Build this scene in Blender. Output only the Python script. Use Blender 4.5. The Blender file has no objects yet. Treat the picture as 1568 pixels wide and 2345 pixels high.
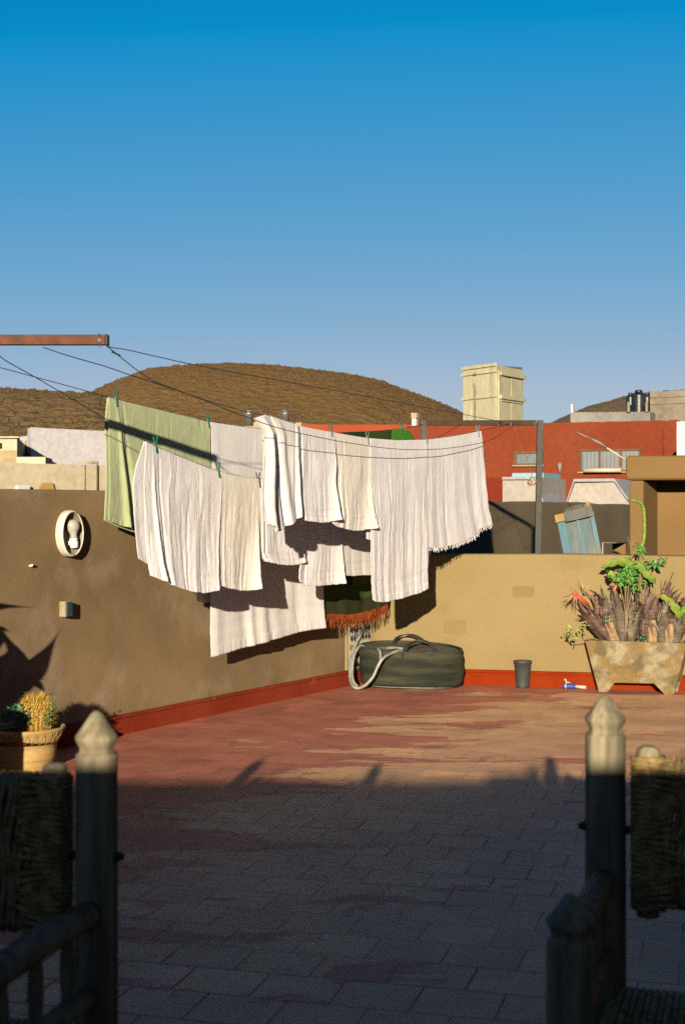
import bpy, bmesh, math, random
from mathutils import Vector, Matrix, noise
R = math.radians
rng = random.Random(7)
SC = bpy.context.scene
COL = SC.collection

# ------------------------------------------------------------------ camera, sky, sun, exposure
EYE = 1.2
cam_d = bpy.data.cameras.new('camera')
cam = bpy.data.objects.new('camera', cam_d)
COL.objects.link(cam)
cam.location = (0, 0, EYE)
cam.rotation_euler = (R(90), 0, 0)
cam_d.sensor_fit = 'VERTICAL'
cam_d.sensor_height = 36
cam_d.sensor_width = 24
cam_d.lens = 50
cam_d.clip_start = 0.05
cam_d.clip_end = 6000
cam_d.dof.use_dof = True
cam_d.dof.focus_distance = 9.3
cam_d.dof.aperture_fstop = 7.0
SC.camera = cam

SUN = Vector((0.124, 1.0, -0.195)).normalized()      # direction the light travels
SUN_EL = math.asin(-SUN.z)
w = bpy.data.worlds.new('World')
SC.world = w
w.use_nodes = True
nt = w.node_tree
nt.nodes.clear()
sky = nt.nodes.new('ShaderNodeTexSky')
sky.sky_type = 'NISHITA'
sky.sun_disc = False
sky.sun_elevation = SUN_EL
sky.sun_rotation = math.atan2(-SUN.x, -SUN.y)
sky.altitude = 0
sky.air_density = 0.6
sky.dust_density = 0.2
sky.ozone_density = 3.0
# film-like grade of the sky colour, the same in every direction
EXPO = 1.45
SKY_STRENGTH = 0.10
sepc = nt.nodes.new('ShaderNodeSeparateColor')
comb = nt.nodes.new('ShaderNodeCombineColor')
nt.links.new(sky.outputs[0], sepc.inputs[0])
for i, (ref, val, g, top, knee) in enumerate(((2.47, 0.212, 1.0, 0.40, 0.2), (4.84, 0.475, 0.60, 0.85, 1.95), (8.05, 0.63, 0.09, 0.75, 4.2))):
    dv = nt.nodes.new('ShaderNodeMath'); dv.operation = 'DIVIDE'; dv.inputs[1].default_value = ref
    if i == 0:
        dv.operation = 'SUBTRACT'; dv.inputs[1].default_value = 0.855
        ad = nt.nodes.new('ShaderNodeMath'); ad.operation = 'MAXIMUM'; ad.inputs[1].default_value = 0.012
        nt.links.new(sepc.outputs[0], dv.inputs[0]); nt.links.new(dv.outputs[0], ad.inputs[0]); dv = ad
    pw = nt.nodes.new('ShaderNodeMath'); pw.operation = 'POWER'; pw.inputs[1].default_value = g
    ml = nt.nodes.new('ShaderNodeMath'); ml.operation = 'MULTIPLY'; ml.inputs[1].default_value = val
    mn = nt.nodes.new('ShaderNodeMath'); mn.operation = 'MINIMUM'; mn.inputs[1].default_value = top
    m2 = nt.nodes.new('ShaderNodeMath'); m2.operation = 'MULTIPLY'; m2.inputs[1].default_value = 1 / (SKY_STRENGTH * 2 ** EXPO)
    if i:
        nt.links.new(sepc.outputs[i], dv.inputs[0])
    nt.links.new(dv.outputs[0], pw.inputs[0]); nt.links.new(pw.outputs[0], ml.inputs[0])
    # overhead, where the sky itself is dimmer, the curve falls off too
    kd = nt.nodes.new('ShaderNodeMath'); kd.operation = 'DIVIDE'; kd.use_clamp = True; kd.inputs[1].default_value = knee
    km = nt.nodes.new('ShaderNodeMath'); km.operation = 'MULTIPLY'
    nt.links.new(sepc.outputs[i], kd.inputs[0]); nt.links.new(kd.outputs[0], km.inputs[0]); nt.links.new(ml.outputs[0], km.inputs[1])
    nt.links.new(km.outputs[0], mn.inputs[0]); nt.links.new(mn.outputs[0], m2.inputs[0]); nt.links.new(m2.outputs[0], comb.inputs[i])
bg = nt.nodes.new('ShaderNodeBackground')
bg.inputs['Strength'].default_value = SKY_STRENGTH
wo = nt.nodes.new('ShaderNodeOutputWorld')
nt.links.new(comb.outputs[0], bg.inputs['Color'])
nt.links.new(bg.outputs[0], wo.inputs['Surface'])

sun_d = bpy.data.lights.new('sun', 'SUN')
sun_d.energy = 5.0
sun_d.angle = R(0.55)
sun_d.color = (1.0, 0.87, 0.66)
sun = bpy.data.objects.new('sun', sun_d)
COL.objects.link(sun)
sun.rotation_euler = SUN.to_track_quat('-Z', 'Y').to_euler()
sun.location = (0, -20, 20)
SC.view_settings.view_transform = 'Standard'
SC.view_settings.look = 'None'
SC.view_settings.exposure = EXPO
SC.view_settings.gamma = 1.0

# ------------------------------------------------------------------ helpers
F, CX, CY = 3255.6, 784.0, 1172.0


def W(x, y, Y):
    return Vector(((x - CX) / F * Y, Y, EYE - (y - CY) / F * Y))


def zpx(y, Y):
    return EYE - (y - CY) / F * Y


def ypx(z, Y):
    return CY + (EYE - z) / Y * F


def xw(x, Y):
    return (x - CX) / F * Y


def lerp(a, b, t):
    return a + (b - a) * t


def smooth(t):
    t = max(0.0, min(1.0, t))
    return t * t * (3 - 2 * t)


def interp(pts, x):
    if x <= pts[0][0]:
        return pts[0][1]
    for (a, b), (c, d) in zip(pts, pts[1:]):
        if x <= c:
            return b + (d - b) * (x - a) / (c - a) if c > a else d
    return pts[-1][1]


def polyline(pts, t):
    L = [0.0]
    for a, b in zip(pts, pts[1:]):
        L.append(L[-1] + math.hypot(b[0] - a[0], b[1] - a[1]))
    s = t * L[-1]
    for i in range(len(pts) - 1):
        if s <= L[i + 1] + 1e-9:
            k = (s - L[i]) / max(1e-9, L[i + 1] - L[i])
            return (lerp(pts[i][0], pts[i + 1][0], k), lerp(pts[i][1], pts[i + 1][1], k))
    return pts[-1]


def spline(pts, n):
    """Catmull-Rom through 3-D points."""
    P = [Vector(p) for p in pts]
    P = [P[0] * 2 - P[1]] + P + [P[-1] * 2 - P[-2]]
    out = []
    for i in range(1, len(P) - 2):
        a, b, c, d = P[i - 1], P[i], P[i + 1], P[i + 2]
        for k in range(n):
            t = k / n
            out.append(0.5 * ((2 * b) + (c - a) * t + (2 * a - 5 * b + 4 * c - d) * t * t + (3 * b - a - 3 * c + d) * t ** 3))
    out.append(P[-2].copy())
    return out


class MB:
    def __init__(self):
        self.v, self.f, self.s, self.uv = [], [], [], None

    def add(self, vs, fs, smooth=False):
        o = len(self.v)
        self.v += [tuple(p) for p in vs]
        for f in fs:
            self.f.append([i + o for i in f])
            self.s.append(smooth)

    def hexa(self, p):
        """8 corners: bottom 0-3 counter-clockwise, top 4-7"""
        self.add(p, [(3, 2, 1, 0), (4, 5, 6, 7), (0, 1, 5, 4), (1, 2, 6, 5), (2, 3, 7, 6), (3, 0, 4, 7)])

    def box(self, c, s, m=None):
        c = Vector(c)
        x, y, z = s[0] / 2, s[1] / 2, s[2] / 2
        p = [Vector(q) for q in ((-x, -y, -z), (x, -y, -z), (x, y, -z), (-x, y, -z), (-x, -y, z), (x, -y, z), (x, y, z), (-x, y, z))]
        if m is not None:
            p = [m @ q for q in p]
        self.hexa([q + c for q in p])

    def prism(self, poly, ext):
        """polygon (3-D points) pushed along ext"""
        n = len(poly)
        e = Vector(ext)
        P = [Vector(p) for p in poly]
        nrm = Vector((0, 0, 0))
        for i in range(n):
            nrm += P[i].cross(P[(i + 1) % n])
        if nrm.dot(e) > 0:
            P = P[::-1]
        vs = P + [p + e for p in P]
        fs = [list(range(n)), list(range(2 * n - 1, n - 1, -1))]
        for i in range(n):
            j = (i + 1) % n
            fs.append([j, i, n + i, n + j])
        self.add(vs, fs)

    def tube(self, pts, r, n=8, caps=True, squash=None, twist=0.0):
        P = [Vector(p) for p in pts]
        m = len(P)
        rs = r if isinstance(r, (list, tuple)) else [r] * m
        T = []
        for i in range(m):
            t = P[min(i + 1, m - 1)] - P[max(i - 1, 0)]
            T.append(t.normalized() if t.length > 1e-9 else Vector((0, 0, 1)))
        ref = Vector((0, 0, 1)) if abs(T[0].z) < 0.9 else Vector((1, 0, 0))
        u = T[0].cross(ref).normalized()
        vs = []
        for i in range(m):
            u = (u - T[i] * u.dot(T[i])).normalized()
            v = T[i].cross(u)
            for k in range(n):
                a = 2 * math.pi * k / n + twist * i
                vs.append(P[i] + (u * math.cos(a) + v * math.sin(a) * (squash or 1.0)) * rs[i])
        fs = []
        for i in range(m - 1):
            for k in range(n):
                l = (k + 1) % n
                fs.append((i * n + k, i * n + l, (i + 1) * n + l, (i + 1) * n + k))
        self.add(vs, fs, True)
        if caps:
            o = len(self.v) - len(vs)
            self.f.append([o + k for k in range(n)][::-1]); self.s.append(False)
            self.f.append([o + (m - 1) * n + k for k in range(n)]); self.s.append(False)

    def lathe(self, prof, c=(0, 0, 0), n=24, sx=1.0, sy=1.0, m=None, wob=None, smooth=True):
        """prof: list of (radius, z)"""
        vs = []
        for j, (r, z) in enumerate(prof):
            for k in range(n):
                a = 2 * math.pi * k / n
                rr = r * (1 + (wob(a, z) if wob else 0))
                p = Vector((rr * math.cos(a) * sx, rr * math.sin(a) * sy, z))
                if m is not None:
                    p = m @ p
                vs.append(p + Vector(c))
        fs = []
        for j in range(len(prof) - 1):
            for k in range(n):
                l = (k + 1) % n
                fs.append((j * n + k, j * n + l, (j + 1) * n + l, (j + 1) * n + k))
        self.add(vs, fs, smooth)
        o = len(self.v) - len(vs)
        if prof[0][0] > 1e-4:
            self.f.append([o + k for k in range(n)][::-1]); self.s.append(False)
        if prof[-1][0] > 1e-4:
            e = o + (len(prof) - 1) * n
            self.f.append([e + k for k in range(n)]); self.s.append(False)

    def grid(self, fn, nu, nv, smooth=True, uv=True):
        vs, fs = [], []
        for j in range(nv + 1):
            for i in range(nu + 1):
                vs.append(fn(i / nu, j / nv))
        for j in range(nv):
            for i in range(nu):
                a = j * (nu + 1) + i
                fs.append((a, a + 1, a + nu + 2, a + nu + 1))
        if self.uv is None:
            self.uv = {}
        o = len(self.v)
        for j in range(nv + 1):
            for i in range(nu + 1):
                self.uv[o + j * (nu + 1) + i] = (i / nu, j / nv)
        self.add(vs, fs, smooth)

    def build(self, name, mat, parent=None, bevel=0.0, seg=2):
        me = bpy.data.meshes.new(name)
        me.from_pydata(self.v, [], self.f)
        me.polygons.foreach_set('use_smooth', self.s)
        if self.uv:
            l = me.uv_layers.new(name='UVMap')
            for lp in me.loops:
                l.data[lp.index].uv = self.uv.get(lp.vertex_index, (0, 0))
        me.materials.append(mat)
        me.update()
        o = bpy.data.objects.new(name, me)
        COL.objects.link(o)
        if parent is not None:
            o.parent = parent
            o.matrix_parent_inverse = Matrix.Translation(-parent_loc(parent))
        if bevel:
            b = o.modifiers.new('bevel', 'BEVEL')
            b.width = bevel; b.segments = seg; b.limit_method = 'ANGLE'; b.angle_limit = R(40)
        return o


def parent_loc(p):
    l = Vector(p.location)
    q = p.parent
    while q is not None:
        if q.type == 'EMPTY':
            return l + parent_loc(q) if p.type == 'EMPTY' else parent_loc(q) * 0
        q = q.parent
    return l


def tag(o, label=None, cat=None, group=None, kind=None):
    if label: o['label'] = label
    if cat: o['category'] = cat
    if group: o['group'] = group
    if kind: o['kind'] = kind
    return o


def thing(name, loc, label, cat, group=None):
    e = bpy.data.objects.new(name, None)
    e.empty_display_size = 0.1
    e.location = loc
    COL.objects.link(e)
    return tag(e, label, cat, group)


# ------------------------------------------------------------------ materials
ALB = 0.615                                                # all colours below were chosen at a lower exposure


def kc(c, k=None):
    return tuple(v * (ALB if k is None else k) for v in c)


def nd(nt, typ, **kw):
    n = nt.nodes.new(typ)
    for k, v in kw.items():
        if k in n.inputs.keys():
            n.inputs[k].default_value = v
        else:
            setattr(n, k, v)
    return n


def base_mat(name, rough=0.8, spec=0.3):
    m = bpy.data.materials.new(name)
    m.use_nodes = True
    nt = m.node_tree
    b = nt.nodes['Principled BSDF']
    b.inputs['Roughness'].default_value = rough
    b.inputs['Specular IOR Level'].default_value = spec
    return m, nt, b


def noise_fac(nt, vec, scale, detail=4, lo=0.4, hi=0.6, rough=0.55):
    n = nd(nt, 'ShaderNodeTexNoise', Scale=scale, Detail=detail, Roughness=rough)
    if vec is not None:
        nt.links.new(vec, n.inputs['Vector'])
    r = nd(nt, 'ShaderNodeMapRange')
    r.inputs['From Min'].default_value = lo
    r.inputs['From Max'].default_value = hi
    nt.links.new(n.outputs['Fac'], r.inputs['Value'])
    return r.outputs['Result']


def mixc(nt, fac, a, b):
    m = nd(nt, 'ShaderNodeMix', data_type='RGBA')
    for s, v in ((6, a), (7, b)):
        if isinstance(v, (tuple, list)):
            m.inputs[s].default_value = (*v[:3], 1)
        else:
            nt.links.new(v, m.inputs[s])
    if isinstance(fac, (int, float)):
        m.inputs[0].default_value = fac
    else:
        nt.links.new(fac, m.inputs[0])
    return m.outputs[2]


def math_n(nt, op, a, b=None, c=None):
    m = nd(nt, 'ShaderNodeMath', operation=op)
    for i, v in enumerate((a, b, c)):
        if v is None: continue
        if isinstance(v, (int, float)):
            m.inputs[i].default_value = v
        else:
            nt.links.new(v, m.inputs[i])
    return m.outputs[0]


def coords(nt, scale=(1, 1, 1), rot=(0, 0, 0), out='Object', loc=(0, 0, 0)):
    tc = nd(nt, 'ShaderNodeTexCoord')
    mp = nd(nt, 'ShaderNodeMapping')
    mp.inputs['Scale'].default_value = scale
    mp.inputs['Rotation'].default_value = rot
    mp.inputs['Location'].default_value = loc
    nt.links.new(tc.outputs[out], mp.inputs['Vector'])
    return mp.outputs['Vector']


def bump(nt, b, h, strength, dist=0.01):
    n = nd(nt, 'ShaderNodeBump', Strength=strength, Distance=dist)
    nt.links.new(h, n.inputs['Height'])
    prev = b.inputs['Normal'].links
    if prev:
        nt.links.new(prev[0].from_socket, n.inputs['Normal'])
    nt.links.new(n.outputs['Normal'], b.inputs['Normal'])


def rough_mat(name, c1, c2, scale=3.0, rough=0.85, spec=0.25, stretch=(1, 1, 1), fine=60, bs=0.25, bd=0.006, lo=0.38, hi=0.62,
              c3=None, s3=0.7, lo3=0.5, hi3=0.65, metal=0.0, rot=(0, 0, 0)):
    c1, c2, c3 = kc(c1), kc(c2), (kc(c3) if c3 else None)
    m, nt, b = base_mat(name, rough, spec)
    v = coords(nt, stretch, rot)
    c = mixc(nt, noise_fac(nt, v, scale, 6, lo, hi), c1, c2)
    if c3:
        c = mixc(nt, noise_fac(nt, v, s3, 5, lo3, hi3, 0.6), c, c3)
    g = noise_fac(nt, v, fine, 3, 0.25, 0.75)
    dark = mixc(nt, g, (0.82, 0.82, 0.82), (1.12, 1.12, 1.12))
    mu = nd(nt, 'ShaderNodeMix', data_type='RGBA', blend_type='MULTIPLY')
    mu.inputs[0].default_value = 1.0
    nt.links.new(c, mu.inputs[6]); nt.links.new(dark, mu.inputs[7])
    nt.links.new(mu.outputs[2], b.inputs['Base Color'])
    b.inputs['Metallic'].default_value = metal
    if bs:
        bump(nt, b, g, bs, bd)
    return m


def cloth_mat(name, c1, c2, trans=0.30, terry=420, bs=0.35, crinkle=0.17):
    c1, c2 = kc(c1, ALB * 1.26), kc(c2, ALB * 1.26)
    m, nt, b = base_mat(name, 0.95, 0.1)
    v = coords(nt)
    c = mixc(nt, noise_fac(nt, v, 7, 4), c1, c2)
    nt.links.new(c, b.inputs['Base Color'])
    f = noise_fac(nt, v, terry, 2, 0.2, 0.8)
    bump(nt, b, f, bs, 0.0018)
    vs = coords(nt, (1, 1, 0.45))
    s = noise_fac(nt, vs, 75, 5, 0.25, 0.75, 0.62)
    bump(nt, b, s, crinkle, 0.008)
    wide = noise_fac(nt, coords(nt, (1, 1, 0.45)), 26, 3, 0.25, 0.75)
    bump(nt, b, wide, crinkle * 0.8, 0.012)
    b.inputs['Sheen Weight'].default_value = 0.15
    tr = nd(nt, 'ShaderNodeBsdfTranslucent')
    nt.links.new(c, tr.inputs['Color'])
    mx = nd(nt, 'ShaderNodeMixShader')
    mx.inputs[0].default_value = trans
    out = nt.nodes['Material Output']
    nt.links.new(b.outputs[0], mx.inputs[1]); nt.links.new(tr.outputs[0], mx.inputs[2])
    nt.links.new(mx.outputs[0], out.inputs['Surface'])
    return m


# ---- floor: red painted square tiles worn to pale mauve cement
def floor_mat():
    m, nt, b = base_mat('floor_tiles', 0.62, 0.35)
    v = coords(nt, (1, 1, 1), (0, 0, R(15.0)))
    wob = nd(nt, 'ShaderNodeTexNoise', Scale=1.6, Detail=2)
    nt.links.new(v, wob.inputs['Vector'])
    va = nd(nt, 'ShaderNodeVectorMath', operation='MULTIPLY_ADD')
    nt.links.new(wob.outputs['Color'], va.inputs[0])
    va.inputs[1].default_value = (0.02, 0.02, 0)
    nt.links.new(v, va.inputs[2])
    br = nd(nt, 'ShaderNodeTexBrick', offset=0.5, squash=1.0)
    br.inputs['Scale'].default_value = 1.0
    br.inputs['Brick Width'].default_value = 0.205
    br.inputs['Row Height'].default_value = 0.186
    br.inputs['Mortar Size'].default_value = 0.0042
    br.inputs['Mortar Smooth'].default_value = 0.35
    br.inputs['Bias'].default_value = 0.0
    br.inputs['Color1'].default_value = (0, 0, 0, 1)
    br.inputs['Color2'].default_value = (1, 1, 1, 1)
    br.inputs['Mortar'].default_value = (0.5, 0.5, 0.5, 1)
    nt.links.new(va.outputs[0], br.inputs['Vector'])
    tile = nd(nt, 'ShaderNodeSeparateColor')
    nt.links.new(br.outputs['Color'], tile.inputs[0])
    tr = tile.outputs[0]
    mort = br.outputs['Fac']
    # where the paint is left
    vp = coords(nt, (0.62, 1.5, 1), (0, 0, R(11.0)))
    n1 = nd(nt, 'ShaderNodeTexNoise', Scale=1.5, Detail=8, Roughness=0.66)
    nt.links.new(vp, n1.inputs['Vector'])
    sep = nd(nt, 'ShaderNodeSeparateXYZ')
    tc = nd(nt, 'ShaderNodeTexCoord')
    nt.links.new(tc.outputs['Object'], sep.inputs[0])
    X, Y = sep.outputs[0], sep.outputs[1]
    # distance from the long wall and the back wall keeps more paint
    dl = math_n(nt, 'SUBTRACT', X, math_n(nt, 'MULTIPLY', math_n(nt, 'SUBTRACT', Y, 9.77), 0.572))
    kl = math_n(nt, 'MULTIPLY', math_n(nt, 'SUBTRACT', 1.55, dl), 0.11)
    kl = math_n(nt, 'MAXIMUM', math_n(nt, 'MINIMUM', kl, 0.15), -0.10)
    db = math_n(nt, 'SUBTRACT', math_n(nt, 'SUBTRACT', 10.118, math_n(nt, 'MULTIPLY', X, 0.2564)), Y)
    kb = math_n(nt, 'MULTIPLY', math_n(nt, 'SUBTRACT', 0.34, db), 0.9)
    kb = math_n(nt, 'MAXIMUM', math_n(nt, 'MINIMUM', kb, 0.3), 0.0)
    kc = math_n(nt, 'MULTIPLY', math_n(nt, 'SUBTRACT', 1.0, math_n(nt, 'ABSOLUTE', math_n(nt, 'SUBTRACT', Y, 6.75))), 0.06)
    kc = math_n(nt, 'MAXIMUM', kc, 0.0)
    kn = math_n(nt, 'MULTIPLY', math_n(nt, 'ADD', math_n(nt, 'MULTIPLY', X, -1.0), 0.1), 0.085)      # the left of the terrace keeps more paint
    kn = math_n(nt, 'MULTIPLY', math_n(nt, 'MAXIMUM', math_n(nt, 'MINIMUM', kn, 0.1), -0.03), math_n(nt, 'LESS_THAN', Y, 8.6))
    s = math_n(nt, 'ADD', n1.outputs['Fac'], kl)
    s = math_n(nt, 'ADD', s, kn)
    s = math_n(nt, 'ADD', s, kb)
    s = math_n(nt, 'ADD', s, kc)
    s = math_n(nt, 'ADD', s, math_n(nt, 'MULTIPLY', math_n(nt, 'SUBTRACT', tr, 0.5), 0.05))
    r = nd(nt, 'ShaderNodeMapRange')
    r.inputs['From Min'].default_value = 0.488
    r.inputs['From Max'].default_value = 0.510
    nt.links.new(s, r.inputs['Value'])
    paint = r.outputs['Result']
    n2 = noise_fac(nt, v, 5, 6, 0.3, 0.7)
    n3 = noise_fac(nt, v, 130, 4, 0.2, 0.8)
    worn = mixc(nt, n2, (0.41, 0.225, 0.108), (0.52, 0.295, 0.150))
    red = mixc(nt, n2, (0.27, 0.082, 0.048), (0.36, 0.125, 0.075))
    c = mixc(nt, paint, worn, red)
    tint = mixc(nt, tr, (0.82, 0.83, 0.86), (1.12, 1.10, 1.08))
    mu = nd(nt, 'ShaderNodeMix', data_type='RGBA', blend_type='MULTIPLY')
    mu.inputs[0].default_value = 1
    nt.links.new(c, mu.inputs[6]); nt.links.new(tint, mu.inputs[7])
    g = mixc(nt, n3, (0.86, 0.86, 0.86), (1.1, 1.1, 1.1))
    mu2 = nd(nt, 'ShaderNodeMix', data_type='RGBA', blend_type='MULTIPLY')
    mu2.inputs[0].default_value = 1
    nt.links.new(mu.outputs[2], mu2.inputs[6]); nt.links.new(g, mu2.inputs[7])
    # joints are filled and painted over in places
    jn = noise_fac(nt, v, 1.1, 3, 0.38, 0.62)
    open_ = math_n(nt, 'MULTIPLY', math_n(nt, 'SUBTRACT', 7.4, Y), 0.55)                 # further off the joints are clogged with paint and cement
    open_ = math_n(nt, 'MAXIMUM', math_n(nt, 'MINIMUM', open_, 1.0), 0.12)
    jf = math_n(nt, 'MULTIPLY', mort, math_n(nt, 'MULTIPLY', open_, math_n(nt, 'ADD', math_n(nt, 'MULTIPLY', jn, 0.6), 0.4)))
    c = mixc(nt, jf, mu2.outputs[2], (0.014, 0.010, 0.009))
    nt.links.new(c, b.inputs['Base Color'])
    h = math_n(nt, 'SUBTRACT', math_n(nt, 'MULTIPLY', n3, 0.12), math_n(nt, 'MULTIPLY', jf, 1.0))
    h = math_n(nt, 'ADD', h, math_n(nt, 'MULTIPLY', paint, 0.2))
    h = math_n(nt, 'ADD', h, math_n(nt, 'MULTIPLY', tr, 0.35))
    bump(nt, b, h, 0.35, 0.004)
    und = noise_fac(nt, v, 3.2, 3, 0.2, 0.8)
    bump(nt, b, und, 0.25, 0.02)
    return m


M = {}
M['floor'] = floor_mat()
M['plaster_brown'] = rough_mat('brown_plaster', (0.190, 0.130, 0.068), (0.262, 0.178, 0.092), 1.7, 0.9, 0.15, fine=160, bs=0.3, bd=0.004,
                               c3=(0.34, 0.255, 0.175), s3=2.6, lo3=0.52, hi3=0.80)
M['plaster_tan'] = rough_mat('tan_plaster', (0.222, 0.160, 0.070), (0.246, 0.180, 0.082), 1.1, 0.9, 0.15, fine=170, bs=0.25, bd=0.003,
                             c3=(0.200, 0.142, 0.062), s3=3.0, lo3=0.55, hi3=0.75)
M['plaster_grey'] = rough_mat('grey_brown_plaster', (0.16, 0.118, 0.068), (0.19, 0.142, 0.085), 1.3, 0.9, 0.15, fine=120, bs=0.25, bd=0.004,
                              c3=(0.22, 0.17, 0.11), s3=1.7, lo3=0.6, hi3=0.8)
M['plaster_tan2'] = rough_mat('ochre_plaster', (0.165, 0.098, 0.036), (0.19, 0.112, 0.043), 1.2, 0.9, 0.15, fine=120, bs=0.2, bd=0.003)
M['skirting_red'] = rough_mat('red_oxide_paint', (0.20, 0.025, 0.010), (0.235, 0.036, 0.015), 3, 0.85, 0.08, fine=60, bs=0.15,
                              c3=(0.30, 0.09, 0.045), s3=9, lo3=0.66, hi3=0.74)
M['skirting_orange'] = rough_mat('orange_oxide_paint', (0.19, 0.0185, 0.001), (0.22, 0.025, 0.002), 3, 0.85, 0.06, fine=60, bs=0.15)
M['red_wall'] = rough_mat('red_facade_paint', (0.160, 0.028, 0.0095), (0.185, 0.036, 0.0125), 0.5, 0.9, 0.15, fine=14, bs=0.1,
                          c3=(0.205, 0.047, 0.019), s3=0.35, lo3=0.5, hi3=0.8)
M['red_dark'] = rough_mat('dark_red_paint', (0.13, 0.0145, 0.005), (0.15, 0.019, 0.0065), 0.9, 0.9, 0.15, fine=14, bs=0.1)
M['white_wall'] = rough_mat('white_limewash', (0.52, 0.49, 0.50), (0.58, 0.55, 0.56), 0.4, 0.9, 0.15, fine=10, bs=0.05)
M['cream_wall'] = rough_mat('cream_limewash', (0.46, 0.38, 0.25), (0.52, 0.44, 0.31), 0.5, 0.9, 0.15, fine=10, bs=0.05)
M['cream_dark'] = rough_mat('sand_limewash', (0.34, 0.26, 0.15), (0.38, 0.30, 0.18), 0.5, 0.9, 0.15, fine=10, bs=0.05)
M['white_bulk'] = rough_mat('white_roof_paint', (0.33, 0.295, 0.26), (0.37, 0.33, 0.29), 0.9, 0.9, 0.15, fine=12, bs=0.05,
                            c3=(0.24, 0.215, 0.185), s3=1.4, lo3=0.62, hi3=0.8)
M['pale_lilac'] = rough_mat('pale_lilac_paint', (0.30, 0.29, 0.31), (0.33, 0.315, 0.33), 1, 0.9, 0.15, fine=12, bs=0.05)
M['pale_blue'] = rough_mat('pale_blue_paint', (0.22, 0.36, 0.45), (0.25, 0.40, 0.49), 1, 0.9, 0.15, fine=12, bs=0.05)
M['tower'] = rough_mat('cream_board_paint', (0.41, 0.375, 0.235), (0.48, 0.445, 0.30), 1.4, 0.9, 0.15, (1, 1, 0.25), fine=18, bs=0.1,
                       c3=(0.29, 0.235, 0.13), s3=2.2, lo3=0.55, hi3=0.75)
M['concrete'] = rough_mat('bare_concrete', (0.20, 0.165, 0.12), (0.25, 0.21, 0.155), 0.8, 0.95, 0.1, fine=9, bs=0.2, bd=0.03,
                          c3=(0.155, 0.125, 0.09), s3=1.2, lo3=0.55, hi3=0.7)
M['concrete_grey'] = rough_mat('grey_cement', (0.17, 0.155, 0.135), (0.24, 0.225, 0.20), 0.7, 0.95, 0.1, fine=9, bs=0.15, bd=0.03)
M['black_plastic'] = rough_mat('black_tank_plastic', (0.012, 0.014, 0.014), (0.02, 0.022, 0.022), 3, 0.35, 0.5, fine=30, bs=0.05)
M['rust'] = rough_mat('rusty_steel', (0.13, 0.040, 0.018), (0.075, 0.027, 0.015), 14, 0.8, 0.3, fine=120, bs=0.35, bd=0.002,
                      c3=(0.055, 0.045, 0.033), s3=22, lo3=0.55, hi3=0.7)
M['old_steel'] = rough_mat('weathered_steel', (0.026, 0.030, 0.029), (0.045, 0.043, 0.035), 18, 0.7, 0.35, fine=120, bs=0.35, bd=0.002,
                           c3=(0.075, 0.040, 0.022), s3=14, lo3=0.56, hi3=0.7)
M['cap'] = rough_mat('dark_cap', (0.02, 0.018, 0.017), (0.03, 0.027, 0.025), 10, 0.7, 0.3)
M['wire'] = rough_mat('dark_wire', (0.02, 0.025, 0.03), (0.035, 0.035, 0.035), 20, 0.6, 0.3, bs=0)
M['wire_rust'] = rough_mat('rusty_wire', (0.18, 0.11, 0.05), (0.12, 0.07, 0.035), 20, 0.7, 0.3, bs=0)
M['towel_white'] = cloth_mat('white_terry', (0.685, 0.655, 0.665), (0.74, 0.71, 0.72))
M['towel_cream'] = cloth_mat('cream_terry', (0.69, 0.635, 0.585), (0.74, 0.685, 0.63))
M['sheet_white'] = cloth_mat('white_cotton', (0.67, 0.64, 0.625), (0.71, 0.68, 0.665), 0.32, 900, 0.12, 0.08)
M['towel_green'] = cloth_mat('pale_green_terry', (0.37, 0.41, 0.225), (0.42, 0.455, 0.26))
M['peg_green'] = rough_mat('green_peg', (0.02, 0.13, 0.075), (0.03, 0.16, 0.09), 30, 0.5, 0.4, bs=0)
M['peg_brown'] = rough_mat('brown_peg', (0.10, 0.035, 0.025), (0.13, 0.05, 0.035), 30, 0.5, 0.4, bs=0)
M['peg_grey'] = rough_mat('grey_peg', (0.11, 0.095, 0.08), (0.15, 0.13, 0.11), 30, 0.6, 0.4, bs=0)
M['peg_blue'] = rough_mat('blue_peg', (0.10, 0.19, 0.22), (0.14, 0.24, 0.27), 30, 0.5, 0.4, bs=0)
M['lamp_white'] = rough_mat('aged_white_enamel', (0.56, 0.49, 0.40), (0.64, 0.57, 0.48), 14, 0.5, 0.4, fine=80, bs=0.1,
                            c3=(0.20, 0.11, 0.05), s3=16, lo3=0.66, hi3=0.72)
M['lamp_inner'] = rough_mat('dusty_lamp_dish', (0.17, 0.14, 0.10), (0.24, 0.20, 0.145), 14, 0.6, 0.4, fine=80, bs=0.1)
M['bulb'] = rough_mat('milky_bulb', (0.36, 0.35, 0.29), (0.42, 0.40, 0.34), 10, 0.25, 0.5, bs=0)
M['socket'] = rough_mat('white_ceramic', (0.72, 0.68, 0.60), (0.78, 0.74, 0.66), 10, 0.35, 0.5, bs=0)
M['switch_dark'] = rough_mat('dark_green_plastic', (0.022, 0.045, 0.04), (0.03, 0.055, 0.05), 30, 0.5, 0.4)
M['switch_cream'] = rough_mat('cream_box', (0.30, 0.235, 0.14), (0.34, 0.27, 0.17), 30, 0.7, 0.3)
M['rubber'] = rough_mat('old_tyre_rubber', (0.011, 0.013, 0.007), (0.052, 0.052, 0.027), 2.4, 0.8, 0.2, (1, 1, 6), fine=70, bs=0.5, bd=0.005,
                        c3=(0.007, 0.010, 0.006), s3=2.0, lo3=0.45, hi3=0.65)
M['rubber_dust'] = rough_mat('dusty_rubber', (0.075, 0.072, 0.052), (0.115, 0.11, 0.08), 9, 0.9, 0.1, fine=70, bs=0.3)
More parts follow.
